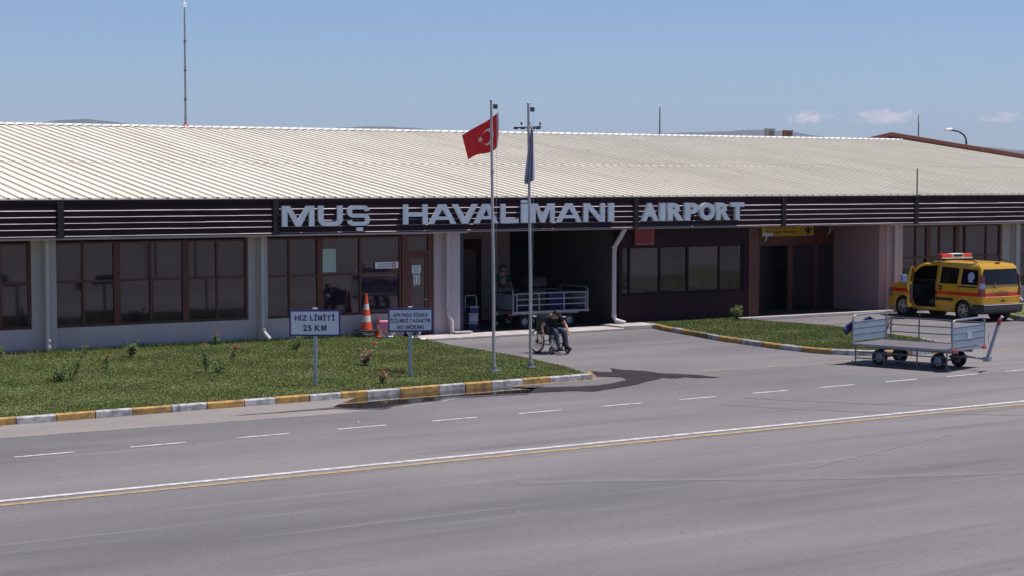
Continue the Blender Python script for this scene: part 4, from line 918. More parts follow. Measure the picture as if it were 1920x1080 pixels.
# ---------------------------------------------------------------- rose bushes
def rose(x, y, z, h, n, label, flowers, spread=.18, leafm='leaf', lean=0, white=0):
    h *= 1.25; spread *= 1.2; flowers = min(flowers, 1)
    t = thing('rose_bush', label, 'plant', (x, y, z), group='rose bushes on the lawn')
    sm = MB(); lm = MB(); tips = []
    for k in range(n):
        a = 2.4*k; L_ = h*random.uniform(.55, 1) if k else h
        e = Vector((math.cos(a)*spread*random.uniform(.3, 1)+(lean if k == 0 else 0)*1.0*CR.x, math.sin(a)*spread+(lean if k == 0 else 0)*CR.y, L_))
        p0 = Vector((0, 0, 0)); p1 = e*.5+Vector((random.uniform(-.03, .03), random.uniform(-.03, .03), 0)); sm.tube([p0, p1, e], [.008, .006, .003], 5); tips.append(e)
        for q in range(int(20+75*L_)):
            s = random.uniform(.2, 1); p = (p0*(1-s)+e*s)+Vector((random.gauss(0, .035), random.gauss(0, .035), random.gauss(0, .02)))
            d = Vector((random.gauss(0, 1), random.gauss(0, 1), random.uniform(-.2, .8))).normalized()*random.uniform(.035, .065); nn = d.orthogonal().normalized()*random.uniform(.014, .026)
            lm.add([p, p+d*.5+nn, p+d, p+d*.5-nn], [(0, 1, 2, 3)])
    sm.build('stem', 'stem', t); lm.build('foliage', leafm, t)
    for k in range(flowers):
        fm = MB(); c = tips[k % len(tips)]+Vector((random.uniform(-.02, .02), random.uniform(-.02, .02), .01))
        for q in range(14):
            a = q*2.4; r_ = .012+.0028*q; d = Vector((math.cos(a)*r_, math.sin(a)*r_, .028-.0012*q))
            u = Vector((-math.sin(a), math.cos(a), 0))*.014
            fm.add([c+d*.3-u*.4, c+d*.3+u*.4, c+d*1.4+u+Vector((0, 0, .012)), c+d*1.4-u+Vector((0, 0, .012))], [(0, 1, 2, 3)])
        fm.build('flower', 'petal', t)
    for k in range(white):
        fm = MB(); c = Vector((random.uniform(-.05, .05), random.uniform(-.06, .02), random.uniform(.05, h*.5)))
        for q in range(8):
            a = q*2.4; d = Vector((math.cos(a), math.sin(a), .5))*.02; u = Vector((-math.sin(a), math.cos(a), 0))*.014
            fm.add([c-u*.4, c+u*.4, c+d+u, c+d-u], [(0, 1, 2, 3)])
        fm.build('pale_flower', 'petal_white', t)
Z = .112
rose(11.96, 36.1, Z, .30, 9, 'wide pale green rose bush with one long leaning shoot at the left of the lawn', 0, .25)
rose(12.25, 36.2, Z, .62, 2, 'long thin shoot leaning right out of the leftmost bush', 0, .05, lean=.3)
rose(13.69, 38.07, Z, .20, 3, 'small rose with one red bloom over a pale flower right of the leftmost bush', 1, .05, white=2)
rose(15.08, 40.24, Z, .30, 6, 'small dark leafy bush without bloom near the wall', 0, .12, white=1)
rose(18.03, 42.2, Z, .20, 3, 'small red rose right at the foot of the wall', 1, .04, white=1)
rose(15.41, 35.91, Z, .22, 6, 'dark leafy rose bush under the tallest shoot in mid lawn', 0, .15)
rose(15.2, 36.1, Z, .46, 3, 'tall rose with a large red bloom leaning left in mid lawn', 2, .05, lean=-.08)
rose(16.94, 38.59, Z, .20, 3, 'little rose with one red bloom right of the tall rose', 1, .04, white=2)
rose(19.23, 40.0, Z, .30, 8, 'green rose bush half hidden behind the HIZ LİMİTİ sign', 0, .2)
rose(18.83, 35.63, Z, .36, 9, 'reddish brown rose bush between the two lawn signs', 1, .22, 'leaf_red')
rose(17.40, 32.17, Z, .17, 3, 'low rose with faded bloom left of the no smoking sign post', 1, .05, 'leaf_red', white=1)
rose(12.4, 41.7, Z, .22, 4, 'small bush at the wall by the left edge of the picture', 0, .08, white=1)
rose(34.5, 41.55, Z, .34, 7, 'rose bush with pale flowers before the maroon wall on the island', 0, .16, white=7)
rose(35.3, 33.1+3.0, .13, .28, 5, 'low leafy bush behind the rack of the baggage cart', 0, .15)
# ---------------------------------------------------------------- baggage carts
def baggage_cart(name, label, loc, rz, near_down=True, handle='up', load=False):
    """x along the cart (handle at +x), y left; deck z .5"""
    t = thing(name, label, 'cart', loc, rz, 'airport baggage carts')
    L2, W2, zd = 1.28, .78, .50
    mb = MB(); mb.box(-L2+.03, L2-.03, -W2+.03, W2-.03, zd-.035, zd-.004); mb.build('deck', 'deck', t)
    mb = MB()
    for s in (-1, 1):
        mb.bar((-L2, s*(W2-.02), zd-.02), (L2, s*(W2-.02), zd-.02), .045, .05); mb.bar((s*(L2-.02), -W2+.045, zd-.02), (s*(L2-.02), W2-.045, zd-.02), .045, .055)
        mb.bar((-L2+.1, s*.35, zd-.085), (L2-.1, s*.35, zd-.085), .05, .08)
    mb.build('frame', 'galv', t, bevel=.004)
    for s in (-1, 1):       # end racks
        x = s*(L2-.02); r_ = []; top = 1.15
        pts = [(x, -W2+.02, zd), (x, -W2+.02, top-.12)]+[(x, -W2+.02+.12*(1-math.cos(R(a))), top-.12+.12*math.sin(R(a))) for a in (20, 45, 70, 90)]
        pts += [(x, -p[1], p[2]) for p in reversed(pts)]
        mb = MB(); mb.tube(pts, .022, 10); rk = mb.build('end_rack', 'galv', t, smooth=True)
        mb = MB(); zz = [zd+.05, zd+.215, zd+.36, zd+.50]
        for k in range(3):
            mb.box(x-.008, x+.008, -W2+.045, W2-.045, zz[k]+.012, zz[k+1]-.012)
            mb.box(x-.016, x+.016, -W2+.045, W2-.045, zz[k+1]-.012, zz[k+1]+.0)
            mb.box(x-.0145, x+.0145, -W2+.046, W2-.046, zz[k], zz[k]+.011)
        mb.build('sheet_panel', 'galv_sheet', rk)
        if s > 0:
            mb = MB(); mb.box(x+.017, x+.022, -.10, .12, zd+.20, zd+.36); mb.build('label_plate', mat('dull_plate', (.34, .40, .45), .6), rk)
    def gate(s, down):
        mb = MB(); y = s*(W2+.025); z0, z1 = (.03, zd-.03) if down else (zd+.02, zd+.52)
        xs = [-L2+.12, -.42, .42, L2-.12]
        zt = z0 if down else z1; zb = z1 if down else z0
        mb.tube([(-L2+.03, y, zt+(.07 if down else -.04)), (-L2+.12, y, zt), (L2-.12, y, zt), (L2-.03, y, zt+(.03 if down else -.04))], .016, 8)
        for x in xs: mb.tube([(x, y, zb), (x, y, zt)], .017, 6)
        for q in (.34, .67): mb.tube([(xs[0], y, zb+(zt-zb)*q), (xs[-1], y, zb+(zt-zb)*q)], .015, 6)
        mb.build('side_gate', 'gate_steel' if not load else 'galv', t)
    gate(-1, near_down); gate(1, False)
    for x in (-.72, .78):
        for s in (-1, 1):
            mb = MB(); c = Vector((x, s*.47, .19)); Mx = frame_m(c-Vector((0, .055, 0)), (1, 0, 0), (0, 0, 1), (0, 1, 0))
            Mx = Matrix.Translation(c) @ Matrix.Rotation(R(90), 4, 'X') @ Matrix.Translation((0, 0, -.055))
            mb.lathe([(.10, 0), (.165, .0), (.185, .02), (.19, .055), (.185, .09), (.165, .11), (.10, .11)], 24, Mx, cap=False); wo = mb.build('wheel', 'rubber', t, smooth=True)
            mb = MB(); mb.lathe([(0, .012), (.03, .0), (.06, .016), (.098, .014), (.104, .055), (.098, .096), (.06, .094), (.03, .11), (0, .1)], 18, Mx); mb.build('rim', 'galv', wo, smooth=True)
        mb = MB(); mb.tube([(x, -.46, .19), (x, .46, .19)], .022, 8); mb.box(x-.05, x+.05, -.38, -.32, .2, zd-.125); mb.box(x-.05, x+.05, .32, .38, .2, zd-.125); mb.build('axle', 'darkmetal', t)
    for s in (-1, 1):
        for q in (-1, 1):
            mb = MB(); xa, xb = sorted((s*(L2+.003), s*(L2+.03))); ya, yb = sorted((q*W2, q*(W2-.16))); mb.box(xa, xb, ya, yb, zd-.07, zd); mb.build('reflector', 'redpaint', t)
    if handle == 'up':
        mb = MB(); mb.tube([(.8, 0, .27), (1.3, 0, .30), (1.72, -.02, .27)], [.035, .03, .03], 8); mb.tube([(1.5, -.1, .28), (1.5, .1, .28)], .02, 6); mb.box(1.66, 1.80, -.10, .07, .22, .33); mb.build('drawbar', 'galv', t, bevel=.006)
        mb = MB(); mb.bar((1.74, -.02, .30), (1.98, -.02, 1.05), .05, .08, (0, 1, 0)); mb.tube([(1.80, -.07, .62), (1.77, -.07, .80), (1.83, -.07, .86)], .010, 6); hb = mb.build('tow_handle', 'galv_sheet', t, bevel=.008)
        mb = MB(); mb.bar((1.985, -.02, 1.055), (2.03, -.02, 1.19), .065, .075, (0, 1, 0)); mb.build('grip', 'redpaint', hb, bevel=.006)
        mb = MB(); mb.tube([(2.03, -.02, 1.19), (2.06, -.02, 1.25), (2.10, -.02, 1.22)], .018, 8); mb.build('tow_eye', 'cloth_white', hb)
    return t
ang = math.atan2(-.962, .275)
c1 = baggage_cart('baggage_cart', 'empty galvanised baggage cart on the apron with its near side gate dropped', (29.98, 29.65, 0), ang)
c2 = baggage_cart('baggage_cart', 'loaded baggage cart standing in the shade of the open hall', (28.70, 43.62, .032), R(-2), False, 'none', True)
# navy jacket thrown over the far end rack of the first cart
t = thing('jacket', 'navy blue jacket hanging over the left end rack of the empty cart', 'jacket', (29.98, 29.65, 0), ang)
mb = MB(); P = []
for i in range(15):
    y = -.62+i*.095; row = []
    for j in range(9):
        q = j/8; s = (q-.35)*1.0; x = -1.26-.045-.06*abs(s)+.02*math.sin(y*17+q*5); z = 1.0+.06*math.sin(y*7+1)-max(0, (q-.4))*(.18+.14*math.sin(y*5)**2)
        row.append((x-(.05 if q > .5 else 0), y-.35*q*(1 if i < 5 else .1), z-(.10 if i < 3 else 0)*q))
    P.append(row)
mb.grid(P); o = mb.build('cloth', 'blue_cloth', t, smooth=True); md = o.modifiers.new('t', 'SOLIDIFY'); md.thickness = .035
# luggage on the second cart
def suitcase(x, y, z, sx, sy, sz, label, rz=0, m='bag'):
    t = thing('suitcase', label, 'luggage', (x, y, z), rz, 'luggage on the loaded cart')
    mb = MB(); mb.box(-sx/2, sx/2, -sy/2, sy/2, 0, sz); mb.build('shell', m, t, bevel=.05)
    mb = MB(); mb.tube([(-.10, 0, sz), (-.10, 0, sz+.05), (.10, 0, sz+.05), (.10, 0, sz)], .012, 6); mb.build('handle', 'black', t)
suitcase(27.95, 43.62, .53, .6, .45, .50, 'black case at the left end of the loaded cart')
suitcase(28.6, 43.7, .53, .55, .6, .62, 'dark case in the middle of the loaded cart')
suitcase(28.65, 43.7, 1.19, .60, .5, .28, 'rounded black bag topping the pile on the loaded cart', R(12))
suitcase(29.3, 43.62, .53, .62, .5, .50, 'navy case right of the middle on the loaded cart', R(-6), 'blue_cloth')
suitcase(29.72, 43.6, .53, .14, .4, .42, 'slim dark case at the right end of the loaded cart')
# hand truck stacked with boxes by the hall's left jamb
t = thing('hand_truck', 'small hand truck by the white pillar at the hall entrance', 'trolley', (26.12, 43.05, .032), R(-25))
mb = MB(); mb.tube([(-.16, .1, .1), (-.16, .2, .95), (-.12, .22, 1.0), (.12, .22, 1.0), (.16, .2, .95), (.16, .1, .1)], .016, 8); mb.box(-.2, .2, -.2, .1, .03, .05); mb.build('frame', 'galv', t)
for s in (-1, 1):
    mb = MB(); mb.lathe([(.0, 0), (.10, 0), (.11, .02), (.10, .04), (0, .04)], 16, Matrix.Translation((s*.2, .12, .11)) @ Matrix.Rotation(R(90), 4, 'Y')); mb.build('wheel', 'rubber', t)
for i, (z, hh, m, lb) in enumerate(((.13, .2, 'blue_cloth', 'lowest blue crate on the hand truck'), (.34, .26, 'box_white', 'pale case stacked between the blue crates on the hand truck'), (.61, .18, 'blue_cloth', 'upper blue crate on the hand truck'))):
    tt = thing('crate', lb, 'crate', (26.12, 43.0, z-.04), R(-25+i*8)); mb = MB(); mb.box(-.13, .13, -.15, .13, 0, hh*.82); mb.build('body', m, tt, bevel=.02)
    mb = MB(); mb.box(-.14, .14, -.16, .14, hh*.83, hh); mb.build('lid', 'galv_sheet' if i != 1 else m, tt, bevel=.01)
# ---------------------------------------------------------------- people
def skinmesh(name, nodes, edges, m, parent, sub=2, root=0):
    me = bpy.data.meshes.new(name); ks = list(nodes); ix = {k: i for i, k in enumerate(ks)}
    me.from_pydata([nodes[k][0] for k in ks], [(ix[a], ix[b]) for a, b in edges], [])
    o = bpy.data.objects.new(name, me); C.objects.link(o); o.parent = parent
    md = o.modifiers.new('skin', 'SKIN'); md.use_smooth_shade = True
    if not me.skin_vertices: 
        bpy.context.view_layer.update()
    for i, k in enumerate(ks):
        r_ = nodes[k][1]; r_ = r_ if isinstance(r_, tuple) else (r_, r_); me.skin_vertices[0].data[i].radius = r_; me.skin_vertices[0].data[i].use_root = (i == root)
    sb = o.modifiers.new('sub', 'SUBSURF'); sb.levels = sub; sb.render_levels = sub
    me.materials.append(M[m]); return o
def hand_nodes(nodes, edges, wrist, d, side, pre, thumb):
    """palm and five fingers; d: pointing direction, side: across the palm"""
    w_ = Vector(nodes[wrist][0]); d = Vector(d).normalized(); s = Vector(side).normalized(); n_ = d.cross(s)
    nodes[pre+'palm'] = (w_+d*.05, (.036, .018)); edges.append((wrist, pre+'palm'))
    return w_, d, s, n_
def fingers(parent, w_, d, s, n_, thumb=1):
    mb = MB(); lens = [.062, .072, .068, .052]
    for k in range(4):
        b = w_+d*.085+s*(k-1.5)*.019; L_ = lens[k]; c = n_*-.25
        mb.tube([b-d*.02, b, b+(d+c*.4)*L_*.4, b+(d*.8+c)*L_*.75, b+(d*.5+c*1.6)*L_], [.009, .0095, .009, .008, .006], 8)
    b = w_+d*.035-s*.03*thumb; mb.tube([b, b+(d*.5-s*.8*thumb)*.03, b+(d*.9-s*.6*thumb)*.06], [.011, .010, .008], 8)
    mb.build('fingers', 'skin', parent, smooth=True)
def head(parent, c, fwd, up, r=.105, hair='hair', cap=False):
    """head as one shaped surface: skull, brow, nose, chin; ears; face features"""
    c = Vector(c); f_ = Vector(fwd).normalized(); u_ = (Vector(up)-f_*Vector(up).dot(f_)).normalized(); l_ = u_.cross(f_)
    bm = bmesh.new(); bmesh.ops.create_icosphere(bm, subdivisions=4, radius=1)
    for v in bm.verts:
        x, y, z = v.co      # x fwd, y left, z up
        w_ = .74 if z < 0 else .78; ww = w_*(1-.28*max(0, -z)**1.5)
        xx = x*.95 + (.10*max(0, x) if z < 0 else 0); zz = z*1.14
        g = math.exp(-((y/.13)**2)-((z+.08)/.22)**2) if x > 0 else 0; xx += .20*g
        e = sum(math.exp(-(((y-sy)/.14)**2)-((z-.10)/.10)**2) for sy in (-.30, .30)) if x > 0 else 0; xx -= .08*e
        ch = math.exp(-((y/.25)**2)-((z+.85)/.2)**2) if x > 0 else 0; xx += .14*ch
        mo = math.exp(-((y/.22)**2)-((z+.47)/.07)**2) if x > 0 else 0; xx += .05*mo
        v.co = c+(f_*xx+l_*(y*ww)+u_*zz)*r
    me = bpy.data.meshes.new('head'); bm.to_mesh(me); bm.free(); me.materials.append(M['skin'])
    me.polygons.foreach_set('use_smooth', [True]*len(me.polygons))
    ho = bpy.data.objects.new('head', me); C.objects.link(ho); ho.parent = parent
    mb = MB()
    for s in (-1, 1): mb.lathe([(0, -.008), (.012, -.006), (.018, .0), (.01, .006), (0, .004)], 10, frame_m(c+l_*s*.79*r+u_*-.02*r, f_, u_, l_*s))
    mb.build('ears', 'skin', ho, smooth=True)
    mb = MB()
    for s in (-1, 1): mb.lathe([(0, -.006), (.008, -.003), (.009, .0), (.006, .004), (0, .005)], 10, frame_m(c+l_*s*.30*r+u_*.10*r+f_*.87*r, l_, u_, f_))
    mb.build('eyes', 'black', ho)
    mb = MB(); mb.tube([c+f_*1.0*r+u_*-.47*r+l_*.18*r, c+f_*1.05*r+u_*-.48*r, c+f_*1.0*r+u_*-.47*r-l_*.18*r], .0035, 6); mb.build('mouth', mat('lips', (.30, .10, .08), .5), ho)
    bm = bmesh.new(); bmesh.ops.create_icosphere(bm, subdivisions=4, radius=1)
    for v in list(bm.verts):
        if v.co.z < (-.45 if v.co.x < .1 else .34): bm.verts.remove(v)
    for v in bm.verts:
        x, y, z = v.co; k = 1.07+random.uniform(-.015, .03)
        v.co = c+(f_*x*.97*k+l_*(y*.80*k)+u_*z*1.15*k)*r
    me = bpy.data.meshes.new('hair'); bm.to_mesh(me); bm.free(); me.materials.append(M[hair]); me.polygons.foreach_set('use_smooth', [True]*len(me.polygons))
    h_ = bpy.data.objects.new('hair', me); C.objects.link(h_); h_.parent = parent
    sd = h_.modifiers.new('s', 'SOLIDIFY'); sd.thickness = .008
    if cap:
        mb = MB(); Mx = frame_m(c+u_*.42*r, f_, l_, u_); mb.lathe([(.090, 0), (.093, .03), (.075, .07), (.04, .09), (0, .095)], 20, Mx); co_ = mb.build('cap', 'cap', parent, smooth=True)
        mb = MB(); mb.box(.05, .155, -.06, .06, .004, .012)
        mb.v = [tuple(Mx @ Vector(v)) for v in mb.v]; mb.build('peak', 'cap', co_)
# --- wheelchair and its rider (x forward, y left)
wcl = (24.62, 36.85, 0); wcr = R(-86)
t = thing('wheelchair', 'black framed wheelchair on the asphalt between lawn and hall', 'wheelchair', wcl, wcr)
for s in (-1, 1):
    a = MB(); b = MB(); wheel(a, b, (-.12, s*.30, .30), (0, 1, s*.04), .30, .016, 24, .025, .009); wo = a.build('drive_wheel', 'rubber', t, smooth=True); b.build('rim', 'darkmetal', wo)
    hr = MB(); hr.tube([(-.12+.26*math.cos(2*math.pi*k/24), s*.345, .30+.26*math.sin(2*math.pi*k/24)) for k in range(24)], .009, 6, closed=True); hr.build('hand_rim', 'darkmetal', wo)
    a = MB(); b = MB(); wheel(a, b, (.40, s*.25, .10), (0, 1, 0), .10, .020, 5, .02, .014); wo = a.build('castor_wheel', 'rubber', t, smooth=True); b.build('rim', 'galv', wo)
    mb = MB(); mb.tube([(.40, s*.25, .10), (.37, s*.25, .22), (.34, s*.24, .26)], .012, 6); mb.build('castor_fork', 'silver', t)
    mb = MB(); mb.box(-.14, .22, s*.27-.025, s*.27+.025, .68, .715); mb.build('armrest', 'black', t, bevel=.01)
    mb = MB(); mb.tube([(.34, s*.22, .47), (.46, s*.21, .36), (.56, s*.19, .13)], .012, 6); mb.build('leg_rest', 'galv', t)
    mb = MB(); mb.box(.52, .68, s*.11-.07, s*.11+.07, .105, .12); mb.build('footplate', 'black', t, bevel=.004)
mb = MB()
for s in (-1, 1):
    mb.tube([(-.30, s*.24, .93), (-.22, s*.24, .90), (-.20, s*.24, .48), (.34, s*.23, .48), (.34, s*.24, .24), (-.14, s*.24, .24), (-.2, s*.24, .48)], .012, 8)
    mb.tube([(-.16, s*.26, .48), (-.16, s*.27, .69), (.24, s*.27, .69), (.26, s*.26, .48)], .010, 8)
mb.tube([(-.1, -.24, .25), (.28, .24, .47)], .009, 6); mb.tube([(-.1, .24, .25), (.28, -.24, .47)], .009, 6); mb.build('frame', 'darkmetal', t, smooth=True)
mb = MB(); mb.tube([(-.22, .25, .90), (-.34, .26, .905)], .014, 8); mb.tube([(-.22, -.25, .90), (-.34, -.26, .905)], .014, 8); mb.tube([(-.10, .27, .91), (.02, .50, .87)], .011, 8); mb.build('push_handle', 'cloth_white', t)
mb = MB(); mb.box(-.20, .30, -.23, .23, .485, .52); mb.build('seat', 'black', t, bevel=.01)
mb = MB(); mb.box(-.235, -.205, -.23, .23, .52, .92); mb.build('backrest', 'black', t, bevel=.01)
p = thing('person', 'person in dark shirt and trousers bent forward in the wheelchair, looking down', 'person', wcl, wcr)
nd = {'pel': ((-.05, 0, .60), (.13, .11)), 'w': ((.03, -.01, .72), (.12, .10)), 'ch': ((.15, -.03, .85), (.14, .11)), 'nk0': ((.24, -.06, .94), (.09, .07)), 'nk': ((.29, -.08, .965), .052), 'hb': ((.33, -.09, .97), .05)}
ed = [('pel', 'w'), ('w', 'ch'), ('ch', 'nk0'), ('nk0', 'nk'), ('nk', 'hb')]
for s, q in ((1, 'l'), (-1, 'r')):
    sh = (.20, s*.19-.05, .92) if s > 0 else (.21, -.23, .90)
    el = (.26, s*.29, .70) if s > 0 else (.16, -.36, .68); wr = (.38, .27, .57) if s > 0 else (.20, -.37, .60 if False else .56)
    nd.update({'sh'+q: (sh, .062), 'el'+q: (el, .043), 'fa'+q: (tuple((Vector(el)+Vector(wr))/2), .038), 'wr'+q: (wr, .026),
               'hp'+q: ((.0, s*.10, .57), .10), 'kn'+q: ((.42, s*.13, .565), .062), 'ca'+q: ((.45, s*.13, .38), .055), 'an'+q: ((.50, s*.12, .16), .036), 'to'+q: ((.62, s*.13, .135), (.035, .025))})
    ed += [('nk0', 'sh'+q), ('sh'+q, 'el'+q), ('el'+q, 'fa'+q), ('fa'+q, 'wr'+q), ('pel', 'hp'+q), ('hp'+q, 'kn'+q), ('kn'+q, 'ca'+q), ('ca'+q, 'an'+q), ('an'+q, 'to'+q)]
    hn = (Vector(wr)-Vector(el)).normalized(); hand_nodes(nd, ed, 'wr'+q, hn, (0, 1, 0), q, 1)
    fingers(p, Vector(wr), hn, Vector((0, 1, 0)), hn.cross(Vector((0, 1, 0))), s)
skinmesh('body', nd, ed, 'skin', p)
g = lambda k, e: (nd[k][0], tuple(x+e for x in nd[k][1]) if isinstance(nd[k][1], tuple) else nd[k][1]+e)
sn = {k: g(k, .014) for k in ('pel', 'w', 'ch', 'nk0')}; sn['nk0'] = (nd['nk0'][0], (.085, .07)); se = [('pel', 'w'), ('w', 'ch'), ('ch', 'nk0')]
for q in 'lr': sn['sh'+q] = g('sh'+q, .02); m_ = (Vector(nd['sh'+q][0])*.35+Vector(nd['el'+q][0])*.65); sn['sl'+q] = (tuple(m_), .062); se += [('nk0', 'sh'+q), ('sh'+q, 'sl'+q)]
skinmesh('shirt', sn, se, 'black_shirt', p)
sn = {'pel': ((-.05, 0, .585), (.145, .115))}; se = []
for q in 'lr':
    for k in ('hp', 'kn', 'ca'): sn[k+q] = g(k+q, .016)
    sn['an'+q] = g('an'+q, .024); se += [('pel', 'hp'+q), ('hp'+q, 'kn'+q), ('kn'+q, 'ca'+q), ('ca'+q, 'an'+q)]
skinmesh('trousers', sn, se, 'trousers', p)
for s in (-1, 1):
    mb = MB(); mb.tube([(.45, s*.125, .155), (.52, s*.125, .165), (.60, s*.13, .155), (.67, s*.135, .145), (.69, s*.135, .143)], [.03, .045, .045, .038, .02], 12); mb.build('shoe', 'shoe', p, smooth=True)
head(p, (.385, -.10, .985), (.62, -.12, -.78), (.78, 0, .62), .098, 'hair')
# --- worker standing behind the loaded cart
p = thing('person', 'worker in a dark green shirt standing behind the loaded cart in the hall', 'person', (28.35, 45.0, .032), R(-100))
nd = {'pel': ((0, 0, .93), (.14, .10)), 'w': ((.0, 0, 1.08), (.125, .095)), 'ch': ((.02, 0, 1.28), (.15, .105)), 'nk0': ((.03, 0, 1.42), (.09, .07)), 'nk': ((.045, 0, 1.49), .052), 'hb': ((.06, 0, 1.56), .05)}
ed = [('pel', 'w'), ('w', 'ch'), ('ch', 'nk0'), ('nk0', 'nk'), ('nk', 'hb')]
for s, q in ((1, 'l'), (-1, 'r')):
    sh, el, wr = (.02, s*.20, 1.38), (.08, s*.27, 1.12), (.32, s*.24, 1.02)
    nd.update({'sh'+q: (sh, .065), 'el'+q: (el, .045), 'fa'+q: (tuple((Vector(el)+Vector(wr))/2), .04), 'wr'+q: (wr, .027), 'hp'+q: ((0, s*.10, .88), .10), 'kn'+q: ((.02, s*.12, .48), .062), 'ca'+q: ((0, s*.12, .33), .056), 'an'+q: ((-.02, s*.12, .08), .038), 'to'+q: ((.12, s*.14, .035), (.035, .025))})
    ed += [('nk0', 'sh'+q), ('sh'+q, 'el'+q), ('el'+q, 'fa'+q), ('fa'+q, 'wr'+q), ('pel', 'hp'+q), ('hp'+q, 'kn'+q), ('kn'+q, 'ca'+q), ('ca'+q, 'an'+q), ('an'+q, 'to'+q)]
    hn = (Vector(wr)-Vector(el)).normalized(); hand_nodes(nd, ed, 'wr'+q, hn, (0, 1, 0), q, 1); fingers(p, Vector(wr), hn, Vector((0, 1, 0)), hn.cross(Vector((0, 1, 0))), s)
skinmesh('body', nd, ed, 'skin', p)
sn = {k: g(k, .014) for k in ('pel', 'w', 'ch', 'nk0')}; se = [('pel', 'w'), ('w', 'ch'), ('ch', 'nk0')]
for q in 'lr': sn['sh'+q] = g('sh'+q, .02); m_ = (Vector(nd['sh'+q][0])*.35+Vector(nd['el'+q][0])*.65); sn['sl'+q] = (tuple(m_), .062); se += [('nk0', 'sh'+q), ('sh'+q, 'sl'+q)]
skinmesh('shirt', sn, se, 'green_shirt', p)
sn = {'pel': ((0, 0, .92), (.15, .11))}; se = []
for q in 'lr':
    for k in ('hp', 'kn', 'ca'): sn[k+q] = g(k+q, .016)
    sn['an'+q] = g('an'+q, .024); se += [('pel', 'hp'+q), ('hp'+q, 'kn'+q), ('kn'+q, 'ca'+q), ('ca'+q, 'an'+q)]
skinmesh('trousers', sn, se, 'trousers', p)
for s in (-1, 1):
    mb = MB(); mb.tube([(-.07, s*.12, .045), (0, s*.12, .06), (.10, s*.13, .05), (.18, s*.14, .035), (.20, s*.14, .03)], [.03, .045, .045, .034, .02], 12); mb.build('shoe', 'shoe', p, smooth=True)
head(p, (.085, 0, 1.64), (1, 0, -.15), (0, 0, 1), .105, 'hair', cap=True)
# ---------------------------------------------------------------- yellow van (x forward, y left)
VAN = thing('van', 'yellow van with red stripe and roof light bar parked with its driver door open', 'van', (41.74, 39.84, 0), R(89))
def vpaint():
    m = mat('yellow_van_paint', (.62, .335, .022), .28, coat=.5, spec=.5, var=.03, vscale=2)
    n = m.node_tree.nodes; l = m.node_tree.links; b = n['Principled BSDF']; src = b.inputs['Base Color'].links[0].from_socket
    t = n.new('ShaderNodeTexCoord'); sx = n.new('ShaderNodeSeparateXYZ'); l.new(t.outputs['Object'], sx.inputs[0])
    def mth(op, a, v):
        q = n.new('ShaderNodeMath'); q.operation = op; l.new(a, q.inputs[0])
        if isinstance(v, float): q.inputs[1].default_value = v
        else: l.new(v, q.inputs[1])
        return q.outputs[0]
    k = mth('MULTIPLY', mth('GREATER_THAN', sx.outputs['Z'], .775), mth('LESS_THAN', sx.outputs['Z'], .885))
    mx = n.new('ShaderNodeMix'); mx.data_type = 'RGBA'; l.new(k, mx.inputs[0]); l.new(src, mx.inputs[6]); mx.inputs[7].default_value = (.62, .03, .012, 1); l.new(mx.outputs[2], b.inputs['Base Color'])
    return m
VP = vpaint(); VG = mat('van_glass', (.010, .008, .010), .05, spec=.35); VI = mat('van_interior', (.018, .017, .02), .8)
def hw(x, z):
    w_ = .85
    if z < .5: w_ -= (.5-z)*.14
    if z > 1.08: w_ -= (z-1.08)*.17
    if z > 1.62: w_ -= ((z-1.62)/.18)**2*.10
    if x > 1.45: w_ -= ((x-1.45)/.68)**2*.17
    if x < -1.8: w_ -= ((-1.8-x)/.24)**2*.05
    return w_
AR = .36
low = [(-1.98, .34), (-1.66, .30)]+[(-1.29+AR*math.cos(R(a)), .31+AR*math.sin(R(a))) for a in range(180, -1, -15)]+[(-.90, .26), (.90, .26)]+[(1.29+AR*math.cos(R(a)), .31+AR*math.sin(R(a))) for a in range(180, -1, -15)]+[(1.68, .28), (2.10, .30)]
top = [(2.13, .50), (2.12, .66), (2.06, .82), (1.90, .95), (1.62, 1.04), (1.38, 1.09), (1.0, 1.38), (.68, 1.62), (.50, 1.70), (.2, 1.76), (-.6, 1.79), (-1.5, 1.78), (-1.84, 1.74), (-1.92, 1.62), (-1.99, 1.30), (-2.03, 1.05), (-2.04, .7), (-2.03, .5)]
outline = low+top
door = [(-.12, .36), (.72, .36), (.84, .48), (.90, .80), (1.02, 1.08), (1.14, 1.16), (.93, 1.36), (.62, 1.58), (.42, 1.63), (-.12, 1.66)]
win2 = [(-.28, 1.12), (-1.02, 1.12), (-1.04, 1.60), (-.30, 1.63)]
win3 = [(-1.16, 1.12), (-1.88, 1.12), (-1.86, 1.40), (-1.80, 1.58), (-1.18, 1.60)]
winf = [(-.02, 1.12), (1.04, 1.12), (1.10, 1.18), (.90, 1.36), (.60, 1.56), (.40, 1.60), (-.02, 1.62)]
